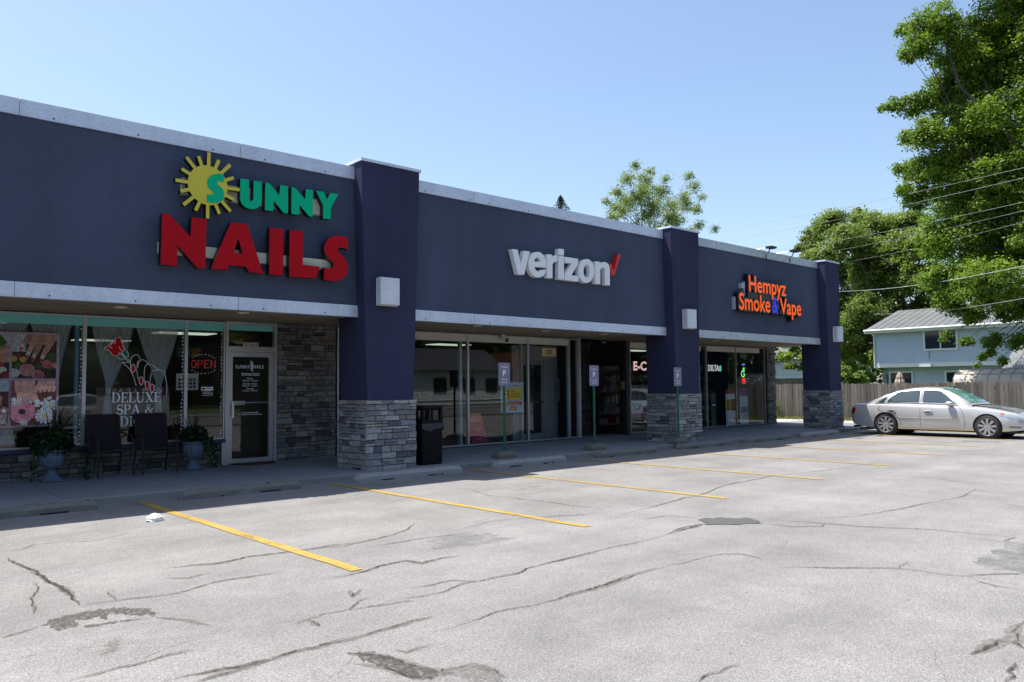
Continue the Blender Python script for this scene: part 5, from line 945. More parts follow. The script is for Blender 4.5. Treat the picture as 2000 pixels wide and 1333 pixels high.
poster(1389, 769, 1399, 834, D+.02, 'window_poster', 'narrow olive and green poster below the white neon letters', mk, [OL, GN, PP])
# notices on the recess door (faces sideways, X = const)
fD = lambda y, z, d: (17.49-d, y, z)
for y0, y1, z0, z1, cl_, lb in ((3.15, 3.4, 1.42, 1.85, (.14, .04, .16), 'violet notice on the dark recess door'), (2.72, 2.92, 1.45, 1.82, (.2, .21, .23), 'white lined notice high on the dark recess door'), (2.74, 3.1, .72, 1.0, (.14, .14, .15), 'pale grey notice low on the dark recess door'), (2.72, 3.05, .45, .7, (.1, .01, .015), 'dark red notice lowest on the recess door'), (3.0, 3.12, 1.0, 1.2, (.2, .21, .23), 'tiny white notice at the middle of the recess door'), (3.2, 3.42, .75, 1.25, (.06, .04, .03), 'brown notice left of the pale grey one on the recess door')):
    b = MB(); b.add([fD(y1, z0, 0), fD(y0, z0, 0), fD(y0, z1, 0), fD(y1, z1, 0)], [(0, 1, 2, 3)], 0)
    for k in range(5): zk = z0+(z1-z0)*(.15+.16*k); b.add([fD(y1-.03, zk, .002), fD(y0+.03+.02*(k % 3), zk, .002), fD(y0+.03+.02*(k % 3), zk+.012, .002), fD(y1-.03, zk+.012, .002)], [(0, 1, 2, 3)], 1)
    tag(b.build('door_notice', [M('notice_%d' % len(MATS), cl_, .5), M('notice_ink', (.03, .03, .04), .5)], loc=(17.49, y0, z0)), lb, 'notice', 'notices on the recess door')
b = MB(); b.box((17.42, 2.4, 1.42), (17.5, 2.5, 1.66)); tag(b.build('notice_plate', M('plate_tan', (.22, .19, .1), .5), loc=(17.46, 2.45, 1.42)), 'small tan plate beside the recess door', 'plate')
# ================================================================== THE CAR
def xa(w): return 23.97+w
PAINT_C = bpy.data.materials.new('car_paint'); PAINT_C.use_nodes = True; bs = PAINT_C.node_tree.nodes['Principled BSDF']
nt = PAINT_C.node_tree; v = coord(nt); bs.inputs['Base Color'].default_value = (.47, .44, .4, 1); bs.inputs['Metallic'].default_value = .4; bs.inputs['Roughness'].default_value = .3; bs.inputs['Coat Weight'].default_value = .9; bs.inputs['Coat Roughness'].default_value = .03
nt.links.new(scalec(nt, (.57, .565, .555), mapr(nt, noise(nt, v, 900, 2), .3, .7, .9, 1.1)), bs.inputs['Base Color'])
CHROME = M('chrome', (.75, .75, .75), .12, 1); TYRE = M('tyre_rubber', (.022, .021, .02), .8, bump=(50, .3, .004)); RIM = M('rim_alloy', (.42, .42, .43), .35, .5); RIMD = M('rim_dark', (.02, .02, .02), .5); CARG = bpy.data.materials.new('car_glass')
CARG.use_nodes = True; bs = CARG.node_tree.nodes['Principled BSDF']; bs.inputs['Base Color'].default_value = (.03, .05, .055, 1); bs.inputs['Roughness'].default_value = .03; bs.inputs['Specular IOR Level'].default_value = .8; bs.inputs['Coat Weight'].default_value = 1; bs.inputs['Coat Roughness'].default_value = .01
CARGF = M('windscreen_glass', (.16, .36, .29), .05, spec=.9, coat=1); TRIM = M('car_black_trim', (.015, .015, .016), .5); LAMP = M('head_lamp', (.5, .52, .54), .08, .3, coat=1); AMB = M('amber_lamp', (.6, .14, .02), .15, coat=1); TAIL = M('tail_lamp', (.22, .004, .008), .12, coat=1); DUSTP = M('bumper_grey', (.30, .29, .285), .35, .4, coat=.5)  # windscreen colour brightened to stand in for its green-white reflection
HW = .925
def prof(tab, x):
    for (a, p), (b_, q) in zip(tab[:-1], tab[1:]):
        if a <= x <= b_: t = (x-a)/(b_-a); t = t*t*(3-2*t)*.35+t*.65; return p+(q-p)*t
    return tab[0][1] if x < tab[0][0] else tab[-1][1]
ZT = [(-1.17, .78), (-1.12, .88), (-1.0, .955), (-.6, .985), (-.2, .985), (.4, .965), (1.0, .945), (1.6, .93), (2.1, .925), (2.35, .92), (2.7, .885), (3.1, .82), (3.45, .74), (3.68, .64), (3.78, .55), (3.82, .45)]
ZB = [(-1.17, .42), (-1.05, .3), (-.8, .24), (-.4, .2), (0, .19), (2.8, .19), (3.2, .19), (3.5, .22), (3.82, .26)]
YW = [(-1.17, .66), (-1.12, .76), (-1.0, .84), (-.7, .9), (-.2, .922), (.6, .925), (1.6, .925), (2.4, .92), (2.9, .905), (3.3, .86), (3.55, .77), (3.72, .6), (3.82, .36)]
def section(x):
    zt, zb, hw = prof(ZT, x), prof(ZB, x), prof(YW, x); zm = zb+(zt-zb)*.52
    half = [(0, zb), (hw*.7, zb), (hw*.93, zb+.02), (hw*.965, zb+.1), (hw*.985, zb+(zt-zb)*.35), (hw, zm), (hw*.985, zt-.13), (hw*.955, zt-.055), (hw*.9, zt-.018), (hw*.82, zt+.0), (hw*.5, zt+.018), (0, zt+.025)]
    return half+[(-a, c) for a, c in half[-2:0:-1]]
def tow(x, y, z): return (xa(HW-y), -2.02-x, z)     # y>0 is the near (driver) side seen from the lot
b = MB(); XS = np.concatenate([np.linspace(-1.17, -.9, 7), np.linspace(-.8, 3.3, 46), np.linspace(3.36, 3.82, 12)]); b.loft([[tow(x, y, z) for y, z in section(x)] for x in XS])
car = thing('parked_car', (xa(HW), -3.43, 0), 'silver four-door saloon parked nose-out at the right of the lot', 'car')
body = b.build('body', PAINT_C, car, smooth=True)
# wheel arches cut out of the body
cut = MB()
for x in (0., 2.82):
    for s in (1, -1): cut.lathe([(.375, -.22), (.375, .22)], tow(x, s*.86, .335), 36, axis='X')
co = cut.build('arch_cut', TRIM); md = body.modifiers.new('b', 'BOOLEAN'); md.object = co; md.operation = 'DIFFERENCE'; md.solver = 'EXACT'
dg = bpy.context.evaluated_depsgraph_get(); me = bpy.data.meshes.new_from_object(body.evaluated_get(dg)); body.modifiers.clear(); off = body.data; body.data = me; bpy.data.meshes.remove(off); me.name = 'body'
bpy.data.objects.remove(co)
if len(me.materials) == 0: me.materials.append(PAINT_C)
me.polygons.foreach_set('material_index', [0]*len(me.polygons))
smooth_by(body, 32)
b = MB()
for x in (0., 2.82):
    for s in (1, -1): b = MB(); b.lathe([(.37, -.2), (.37, .05)], tow(x, s*.62, .335), 28, axis='X'); b.build('wheel_well', TRIM, car)
# greenhouse
ZR = [(-.62, .975), (-.3, 1.13), (0, 1.27), (.3, 1.375), (.7, 1.44), (1.1, 1.46), (1.45, 1.445), (1.7, 1.39), (1.95, 1.27), (2.2, 1.12), (2.45, .955)]
def gsec(x):
    zr = prof(ZR, x); zb = prof(ZT, x)-.03; h = max(.01, zr-zb); f = min(1, h/.5); hb = prof(YW, x)*.93; ht = hb-.235*f
    half = [(hb, zb), (hb-(hb-ht)*.5, zb+h*.5), (ht+.025, zb+h*.86), (ht-.02, zb+h*.95), (ht-.12, zr), (ht*.45, zr+.018*f), (0, zr+.024*f)]
    return half
def gpt(x, t):
    s = gsec(x); q = t*(len(s)-1); i = min(len(s)-2, int(q)); f = q-i; return (s[i][0]+(s[i+1][0]-s[i][0])*f, s[i][1]+(s[i+1][1]-s[i][1])*f)
b = MB(); XG = np.linspace(-.62, 2.45, 44); rings = []
for x in XG: h = gsec(x); rings.append([tow(x, y, z) for y, z in h]+[tow(x, -y, z) for y, z in h[-2::-1]])
b.loft(rings, closed=False, caps=False); smooth_by(b.build('cabin', PAINT_C, car), 40)
def side_glass(name, bot, top, s, mat, out=.018):
    """bot/top: polylines (x, t) of equal length on the side wall"""
    b = MB(); rings = []
    for (x0, t0), (x1, t1) in zip(bot, top):
        ring = []
        for k in range(7):
            x = x0+(x1-x0)*k/6; t = t0+(t1-t0)*k/6; y, z = gpt(x, t); ring.append(tow(x, s*(y+out), z+out*.4))
        rings.append(ring)
    b.loft(rings, closed=False, caps=False); return b.build(name, mat, car, smooth=True)
def ln(a, c, n=8): return [(a[0]+(c[0]-a[0])*k/n, a[1]+(c[1]-a[1])*k/n) for k in range(n+1)]
for s in (1, -1):
    side_glass('side_window', ln((1.08, .07), (2.02, .08)), [(1.08+(.72)*k/8, .325-.0*k-(.13 if k == 8 else .03*max(0, k-5))) for k in range(9)], s, CARG)
    side_glass('side_window', ln((.02, .07), (.97, .07)), [(.16+.81*k/8, .325-.05*max(0, 2-k)) for k in range(9)], s, CARG)
    side_glass('quarter_window', ln((-.28, .07), (-.06, .07)), [(-.24+.3*k/8, .09+.2*k/8) for k in range(9)], s, CARG)
    b = MB(); pts = []
    for x, t in ln((-.33, .045), (2.06, .045), 16): y, z = gpt(x, t); pts.append(tow(x, s*(y+.008), z))
    b.tube(pts, .008, 6); pts = []
    for x, t in [(-.33, .05), (-.2, .16), (.05, .32), (.4, .355), (.9, .36), (1.4, .36), (1.75, .33), (1.9, .24), (2.06, .06)]: y, z = gpt(x, t); pts.append(tow(x, s*(y+.006), z))
    b.tube(pts, .007, 6); b.build('window_trim', CHROME if s > 0 else TRIM, car)
    for x0, x1 in ((1.0, 1.06), (-.04, .0)):
        b = MB(); rings = []
        for x in (x0, x1): rings.append([tow(x+(.1*k/6 if x1 < .1 else 0), s*(gpt(x+(.1*k/6 if x1 < .1 else 0), .07+.25*k/6)[0]+.005), gpt(x, .07+.25*k/6)[1]) for k in range(7)])
        b.loft(rings, closed=False, caps=False); b.build('window_pillar', DUSTP, car)
def top_glass(name, x0, x1, mat, k0=.86):
    b = MB(); rings = []
    for x in np.linspace(x0, x1, 12):
        h = gsec(x); ring = []
        w_ = (h[4][0]+.03)*1.0
        for q in np.linspace(-1, 1, 13):
            y = w_*q; a = abs(y)
            z = h[6][1]+(h[5][1]-h[6][1])*min(1, a/h[5][0]) if a <= h[5][0] else h[5][1]+(h[4][1]-h[5][1])*min(1, (a-h[5][0])/max(.01, h[4][0]-h[5][0]))
            ring.append(tow(x, y, z+.007))
        rings.append(ring)
    b.loft(rings, closed=False, caps=False); return b.build(name, mat, car, smooth=True)
top_glass('windscreen', 1.56, 2.36, CARGF); top_glass('rear_window', -.5, .22, CARG)
# panel lines, mouldings, handles, lamps
def sy(x, z):
    s_ = section(x)[:12]
    for (y0, z0), (y1, z1) in zip(s_[2:], s_[3:]):
        if z0 <= z <= z1: return y0+(y1-y0)*(z-z0)/max(1e-6, z1-z0)
    return s_[9][0]
for s in (1, -1):
    b = MB()
    for path in ([(1.03, .24), (1.03, .5), (1.03, .9)], [(2.22, .28), (2.25, .5), (2.2, .75), (2.1, .9)], [(-.16, .9), (-.22, .78), (-.05, .7), (.28, .62), (.42, .5), (.46, .3)], [(.46, .25), (1.4, .245), (2.22, .25)]):
        pts = []
        for (x0, z0), (x1, z1) in zip(path[:-1], path[1:]):
            for k in range(8): x, z = x0+(x1-x0)*k/8, z0+(z1-z0)*k/8; pts.append(tow(x, s*(sy(x, z)+.0005), z))
        b.tube(pts, .0045, 5)
    b.build('door_gap', TRIM, car)
    b = MB()
    for x0, x1 in ((.42, 1.0), (1.06, 2.12)):
        rings = []
        for k in range(13):
            x = x0+(x1-x0)*k/12; y = sy(x, .545); e = .35 if k in (0, 12) else 1; rings.append([tow(x, s*(y-.003), .565), tow(x, s*(y+.012*e), .562), tow(x, s*(y+.014*e), .548), tow(x, s*(y+.008*e), .535), tow(x, s*(y-.003), .53)])
        b.loft(rings)
    smooth_by(b.build('side_moulding', PAINT_C, car), 50)
    for x in (.12, 1.18):
        y = sy(x+.1, .76); b = MB(); b.tube([tow(x-.05, s*(y-.005), .76), tow(x-.03, s*(y+.025), .765), tow(x+.17, s*(y+.027), .765), tow(x+.2, s*(y-.003), .76)], [.01, .014, .014, .01], 8); pts = [tow(x+.075+.085*math.cos(q*PI/8), s*(sy(x+.07, .75)+.002), .75+.032*math.sin(q*PI/8)) for q in range(16)]; b.add(pts, [tuple(range(16)) if s < 0 else tuple(range(15, -1, -1))]); b.build('door_handle', CHROME, car)
    b = MB(); mx_, mz_ = 1.86, .965; y = gpt(1.9, .08)[0]; b.tube([tow(1.92, s*(y-.02), .95), tow(1.9, s*(y+.06), .955)], .025, 8); rings = []
    for k, (dx, r1, r2) in enumerate(((-.09, .01, .02), (-.08, .07, .05), (-.02, .1, .075), (.05, .09, .065), (.1, .05, .035), (.115, .01, .01))): rings.append([tow(mx_+dx, s*(y+.14)+r1*math.cos(q*PI/6), mz_+.02+r2*math.sin(q*PI/6)) for q in range(12)])
    b.loft(rings); smooth_by(b.build('wing_mirror', PAINT_C, car), 60)
    # wheels
    for x in (0., 2.82):
        c = tow(x, s*.8, .335); sg = -1 if s > 0 else 1
        b = MB(); b.lathe([(.24, sg*.1), (.3, sg*.108), (.325, sg*.085), (.335, sg*.04), (.335, -sg*.04), (.325, -sg*.085), (.3, -sg*.1), (.24, -sg*.1)], c, 40, axis='X', caps=False); wh = b.build('wheel', TYRE, car, smooth=True)
        b = MB(); b.lathe([(.0, sg*.045), (.225, sg*.045), (.226, sg*.0)], c, 32, 1, axis='X'); b.lathe([(.222, sg*.07), (.245, sg*.104), (.248, sg*.1), (.246, sg*.06)], c, 40, 0, axis='X', caps=False); b.lathe([(.055, sg*.05), (.05, sg*.09), (.03, sg*.095), (.0, sg*.096)], c, 20, 0, axis='X')
        for k in range(9):
            a = k*2*PI/9+.2; ca, sa = math.cos(a), math.sin(a)
            def sp(r, wd, dx): return [(c[0]+sg*dx, c[1]+r*ca-wd*sa, c[2]+r*sa+wd*ca), (c[0]+sg*dx, c[1]+r*ca+wd*sa, c[2]+r*sa-wd*ca)]
            P_ = sp(.04, .02, .088)+sp(.14, .03, .1)+sp(.232, .036, .098); B__ = [(q[0]-sg*.035, q[1], q[2]) for q in P_]
            b.add(P_+B__, [(0, 1, 3, 2), (2, 3, 5, 4), (0, 2, 8, 6), (2, 4, 10, 8), (1, 7, 9, 3), (3, 9, 11, 5)], 0)
        b.build('rim', [RIM, RIMD], wh)
    def patch(name, rows, mat, out=.006):
        b = MB(); b.loft([[tow(x, s*(sy(x, z)+out), z) for x, z in r] for r in rows], closed=False, caps=False); return b.build(name, mat, car, smooth=True)
    patch('headlight', [ln((3.12+.02*k, .66-.0*k+.025*k), (3.62-.035*k, .565+.03*k), 8) for k in range(5)], LAMP); patch('indicator', [ln((3.14+.015*k, .69+.018*k), (3.27-.01*k, .675+.02*k), 4) for k in range(4)], AMB, .009)
    patch('tail_light', [ln((-1.125+.03*k*.3, .66+.04*k), (-.985+.01*k, .66+.045*k), 5) for k in range(5)], TAIL)
    patch('fog_light', [ln((3.36, .32+.012*k), (3.62, .315+.012*k), 6) for k in range(5)], M('fog_surround', (.2, .2, .21), .3, .4))
b = MB(); b.loft([[tow(x, y, z) for y, z in ((q, prof(ZT, x)+.03-.006*abs(q)) for q in np.linspace(-.62*prof(YW, x)/.9, .62*prof(YW, x)/.9, 9))] for x in np.linspace(2.42, 3.5, 10)], closed=False, caps=False); b.build('bonnet', M('bonnet_reflection', (.34, .34, .33), .3, .4, coat=.8), car, smooth=True)  # bonnet plate coloured darker than the body to imitate its dark reflection
b = MB()
for k in range(7): z = .48+.022*k; b.tube([tow(3.81, -.3, z), tow(3.835, 0, z), tow(3.81, .3, z)], .006, 6)
b.tube([tow(3.78, -.36, .47), tow(3.8, -.34, .66), tow(3.81, 0, .68), tow(3.8, .34, .66), tow(3.78, .36, .47)], .014, 8); b.build('grille', CHROME, car)
b = MB(); b.box((xa(.35), -2.02+1.1, .2), (xa(1.5), -2.02+1.15, .27)); b.build('rear_valance', TRIM, car)
b = MB(); b.box((xa(.25), -2.02-3.6, .16), (xa(1.6), -2.02+.9, .2)); b.build('underside', TRIM, car)
# a second car stands out of view by the road and shows only in the window glass
car.scale = (.955, .955, .955); CAR2 = car
# ================================================================== FENCE, YARD, HOUSES
FX = 32.4; FW = m_wood('fence_board', (.135, .122, .108), .4, .32)
fn_ = thing('board_fence', (FX, -2, 0), 'tall weathered grey board fence behind the silver car', 'fence'); y = -16.
ps, b = [], MB()
while y < 22:
    wd = random.uniform(.125, .14); h = (1.525 if y > -1.0 else 1.56)+random.uniform(-.02, .02); x = FX+random.uniform(-.006, .006); tl = random.gauss(0, .006)
    r = .02 if y > -1.0 else .04; t = random.random(); P_ = [(y+.004, .02), (y+wd-.004, .02), (y+wd-.004+tl, h-r), (y+wd-.004-r+tl, h), (y+.004+r+tl, h), (y+.004+tl, h-r)]
    b.poly([P_], lambda a, c, d: (x+d, a, c), 0, t, depth=(.01, -.01)); y += wd+random.uniform(.0, .008)
b.build('boards', FW, fn_)
b = MB()
for z in (.3, .8, 1.28): b.box((FX+.012, -16, z), (FX+.05, 22, z+.09))
b.build('rail', FW, fn_)
for y in np.arange(-15, 22, 2.4): b = MB(); b.box((FX+.05, y, 0), (FX+.14, y+.09, 1.5)); b.build('fence_post', FW, fn_)
# second run of fence top seen beyond (darker, set back)
f2 = thing('board_fence', (FX+3.2, 12, 0), 'dark far fence top seen under the canopy beyond the near boards', 'fence'); b = MB(); y = 5.4
while y < 22: b.box((FX+3.2, y, 0), (FX+3.22, y+.13, 1.80+random.uniform(-.015, .015)), 0, random.random()); y += .137
b.build('boards', m_wood('fence_dark', (.04, .042, .035), .3, .3), f2)
# grass strip along the fence (blades) and yard
GR = m_leaf('grass_blade', (.08, .11, .02), (.24, .22, .08), .3); N = 9000; C = np.stack([rng.uniform(31.0, 32.35, N), rng.uniform(-15, 20, N), rng.uniform(0, .12, N)], 1); C[:, 0] = 32.35-np.abs(rng.normal(size=N))*.4
o = leafmesh('grass', C, .13, GR, droop=-2.5, aspect=.18); o['kind'] = 'stuff'; o['label'] = 'thin dry grass along the foot of the fence'
for i, (y, h, lb) in enumerate(((6.0, .75, 'tall thin weed at the fence seen under the canopy'), (1.9, .45, 'leafy weed clump at the fence just right of the farthest pillar'))):
    t = thing('weed', (32.2, y, 0), lb, 'weed'); N = 160; C = np.stack([rng.normal(32.2, .1+.05*i, N), rng.normal(y, .1+.12*i, N), rng.uniform(0, 1, N)**.8*h], 1); leafmesh('leaves', C, .09, m_leaf('weed_leaf', (.08, .14, .03), (.2, .24, .06)), t); b = MB()
    for k in range(5): b.tube([(32.2+random.gauss(0, .03), y+random.gauss(0, .04), 0), (32.2+random.gauss(0, .06), y+random.gauss(0, .08), h*random.uniform(.6, 1))], .006, 4)
    b.build('stem', M('weed_stem', (.09, .11, .04), .8), t)
SIDB = M('siding_blue', (.44, .51, .62), .6, noises=((1, .05),)); TRW = M('trim_white', (.7, .71, .72), .5); DGL = bpy.data.materials.new('house_glass'); DGL.use_nodes = True; bs = DGL.node_tree.nodes['Principled BSDF']; bs.inputs[0].default_value = (.025, .03, .045, 1); bs.inputs['Roughness'].default_value = .06
MET = M('roof_metal', (.17, .18, .175), .5, .3, noises=((1.3, .1),))
def siding(mb, x, y0, y1, z0, z1, step=.125, m=0, axis='X'):
    z = z0
    while z < z1-.005:
        h = min(step, z1-z)
        if axis == 'X': mb.add([(x-.028, y0, z), (x-.028, y1, z), (x, y1, z+h), (x, y0, z+h), (x, y0, z), (x, y1, z)], [(0, 1, 2, 3)[::-1], (0, 4, 5, 1)[::-1]], m, random.random())
        else: mb.add([(y0, x-.028, z), (y1, x-.028, z), (y1, x, z+h), (y0, x, z+h), (y0, x, z), (y1, x, z)], [(0, 1, 2, 3), (0, 4, 5, 1)], m, random.random())
        z += h
HX = 46.; cl = onX(1707, 690, HX); ybL = cl.y; z2 = onX(1707, 719, HX).z; z3 = onX(1707, 712, HX).z; ze = onX(1702, 646, HX).z; YR = ybL-16.5
hs = thing('blue_house', (HX+4, ybL-8, 0), 'two-storey pale blue sided house with a grey metal roof beyond the fence', 'house')
b = MB(); b.box((HX+.03, YR, z2), (HX+9, ybL-.02, ze)); siding(b, HX, YR, ybL, z3, ze, .14); b.box((HX-.03, YR, z2), (HX+.02, ybL, z3), 1); b.box((HX-.04, ybL-.1, z2), (HX, ybL, ze), 1)
b.box((HX+.7, YR, 0), (HX+8.6, ybL-.35, z2)); siding(b, HX+.62, YR, ybL-.3, 0, z2, .14); b.box((HX+.58, ybL-.36, 0), (HX+.62, ybL-.28, z2), 1); b.build('wall', [SIDB, TRW], hs)
# roof
rk = onX(1757, 607, HX+4.4); zr = rk.z; yl = ybL+.32
b = MB(); ex = HX-.45; ez = ze-.02
def slope(x): return ez+(zr-ez)*(x-ex)/(HX+4.4-ex)
b.add([(ex, YR-.3, ez), (ex, yl, ez), (HX+4.4, yl, zr), (HX+4.4, YR-.3, zr), (HX+9.3, yl, ez), (HX+9.3, YR-.3, ez)], [(0, 3, 2, 1), (3, 5, 4, 2)]); y = YR
while y < yl: b.loft([[(x, y-.02, slope(x)), (x, y, slope(x)+.03), (x, y+.02, slope(x))] for x in (ex, HX+4.4)], closed=False, caps=False); y += .42
rf = b.build('roof', MET, hs); b = MB(); b.box((ex-.02, YR-.3, ez-.16), (ex+.05, yl, ez+.0), 0); b.box((ex, YR-.3, ez-.18), (HX, yl, ez-.15), 0); b.loft([[(ex, yl-.04, ez-.16), (ex, yl, ez-.16), (ex, yl, ez+.01), (ex, yl-.04, ez+.01)], [(HX+4.4, yl-.04, zr-.18), (HX+4.4, yl, zr-.18), (HX+4.4, yl, zr+.01), (HX+4.4, yl-.04, zr+.01)]], 0); b.tube([(ex-.07, YR-.3, ez-.03), (ex-.07, yl, ez-.03)], .06, 10); b.tube([(ex-.03, ybL-.06, ez-.1), (HX-.07, ybL-.05, ez-.35), (HX-.07, ybL-.05, z2), (HX+.55, ybL-.4, z2-.25), (HX+.55, ybL-.4, 0)], .04, 8); b.build('eaves', TRW, hs)
b = MB(); b.add([(HX+.02, ybL-.01, ze), (HX+9, ybL-.01, ze), (HX+4.4, ybL-.01, zr-.1)], [(0, 2, 1)]); b.build('gable', SIDB, hs)
def hwin(u0, v0, u1, v1, X, w_=.09, parent=hs):
    a, c = onX(u0, v0, X), onX(u1, v1, X); b = MB(); y0, y1, z0, z1 = c.y, a.y, c.z, a.z
    for q in ((y0, y1, z0, z0+w_), (y0, y1, z1-w_, z1), (y0, y0+w_, z0+w_, z1-w_), (y1-w_, y1, z0+w_, z1-w_)): b.box((X-.07, q[0], q[2]), (X+.0, q[1], q[3]))
    b.box((X-.06, (y0+y1)/2-.03, z0+w_), (X-.01, (y0+y1)/2+.03, z1-w_)); o = b.build('window', TRW, parent); b = MB(); b.add([(X-.04, y1-w_, z0+w_), (X-.04, y0+w_, z0+w_), (X-.04, y0+w_, z1-w_), (X-.04, y1-w_, z1-w_)], [(0, 1, 2, 3)]); b.build('pane', DGL, o)
hwin(1803, 645, 1872, 683, HX); hwin(1737, 726, 1785, 757, HX+.6); hwin(1845, 724, 1898, 775, HX+.6, .1)
b = MB(); q = onX(1808, 714, HX-.1); b.box((HX-.2, q.y-.3, q.z-.08), (HX, q.y+.3, q.z+.08)); b.build('flood_light', TRW, hs); b = MB(); q = onX(1815, 692, HX); b.tube([(HX-.05, q.y, q.z-.25), (HX-.05, q.y, q.z+.15)], .03, 6); b.build('wall_hook', M('hook', (.3, .38, .45), .5), hs)
b = MB(); q = onX(1726, 735, HX+.3); b.box((HX+.4, q.y-.12, q.z-.4), (HX+.62, q.y+.12, q.z+.1)); b.lathe([(.1, -.02), (.12, .05), (.02, .08)], (HX+.35, q.y, q.z), 14, axis='X'); b.tube([(HX+.5, q.y, q.z+.1), (HX+.5, q.y, z2)], .04, 6); b.build('electric_meter', M('meter_grey', (.2, .22, .22), .4, .3), hs)
# shed with barrel roof, closed parasol
SHR = M('shed_beige', (.5, .44, .36), .6, noises=((2, .06),)); sx = 35.5; a = onX(1868, 748, sx); y1 = a.y; y0 = y1-5.2; zt = onX(1895, 721, sx+1.1).z; zw = 1.45
sh_ = thing('garden_shed', (sx+1.4, (y0+y1)/2, 0), 'beige shed with a rounded panelled roof behind the fence above the car bonnet', 'shed'); b = MB(); b.box((sx, y0, 0), (sx+2.8, y1, zw)); b.build('wall', SHR, sh_)
b = MB(); n = 10; arc = [(sx-.1+3.0*(.5-.5*math.cos(PI*k/n)), zw-.05+(zt-zw+.05)*math.sin(PI*k/n)**.8) for k in range(n+1)]; pnl = list(np.linspace(y0-.1, y1+.1, 14))
for ya, yb in zip(pnl[:-1], pnl[1:]): b.loft([[(x, yy, z) for x, z in arc] for yy in (ya+.012, yb-.012)], m=0, t=random.random(), closed=False, caps=False); b.loft([[(x, yy, z+.02) for x, z in arc] for yy in (yb-.014, yb+.014)], m=1, closed=False, caps=False)
for x, z in (arc[2], arc[4]): b.box((x-.02, y0-.1, z-.01), (x+.02, y1+.1, z+.025), 1)
b.add([(x, y1+.09, z) for x, z in arc], [tuple(range(n+1))], 0); b.build('roof', [SHR, M('shed_rib', (.3, .26, .2), .6)], sh_)
q = onX(1757, 727, 40); t = thing('closed_parasol', (40, q.y, 0), 'closed beige striped parasol in front of the blue house', 'parasol'); b = MB(); n = 16; rings = []
for r, dz in ((.03, 0), (.1, -.12), (.22, -.6), (.3, -.95), (.26, -1.0)): rings.append([(40+r*(1+.25*(k % 2))*math.cos(k*2*PI/n), q.y+r*(1+.25*(k % 2))*math.sin(k*2*PI/n), q.z+dz) for k in range(n)])
for i in range(len(rings)-1):
    for j in range(4): f0, f1 = j/4, (j+1)/4; L_ = lambda f_: [tuple(rings[i][k][c_]*(1-f_)+rings[i+1][k][c_]*f_ for c_ in range(3)) for k in range(n)]; b.loft([L_(f0), L_(f1)], m=(i*4+j) % 2, caps=False)
b.build('canopy', [M('parasol_cream', (.42, .36, .28), .8), M('parasol_brown', (.2, .15, .12), .8)], t); b = MB(); b.tube([(40, q.y, 0), (40, q.y, q.z+.08)], .025); b.build('pole', M('pole_wood', (.2, .13, .08), .6), t)
# white house glimpsed under the canopy and the one far right
WH = M('siding_white', (.42, .46, .48), .6); wx = 44; a = onX(1500, 700, wx); c = onX(1572, 760, wx)
wh_ = thing('white_house', (wx+3, (a.y+c.y)/2, 0), 'pale sided house glimpsed under the canopy beyond both fences', 'house'); b = MB(); b.box((wx+.03, c.y, 0), (wx+2.2, a.y+4, 3.0)); siding(b, wx, c.y, a.y+4, 0, 3.0, .3); b.build('wall', WH, wh_); b = MB(); b.add([(wx-.4, c.y-.3, 3), (wx-.4, a.y+4, 3), (wx+1.1, a.y+4, 3.7), (wx+1.1, c.y-.3, 3.7), (wx+2.5, a.y+4, 3), (wx+2.5, c.y-.3, 3)], [(0, 3, 2, 1), (3, 5, 4, 2)]); b.build('roof', M('shingle_grey', (.14, .14, .14), .9), wh_)
a = onX(1972, 720, 41); gx = thing('grey_garage', (43, a.y-3, 0), 'grey-roofed garage at the right edge behind the shed', 'garage'); b = MB(); b.box((41, a.y-7, 0), (45, a.y, a.z-.15)); siding(b, 41, a.y-7, a.y, 0, a.z-.15, .14); b.build('wall', SIDB, gx); b = MB(); b.add([(40.6, a.y-7, a.z-.1), (40.6, a.y+.25, a.z-.1), (43, a.y+.25, a.z+1.1), (43, a.y-7, a.z+1.1)], [(0, 3, 2, 1)]); b.build('roof', MET, gx)
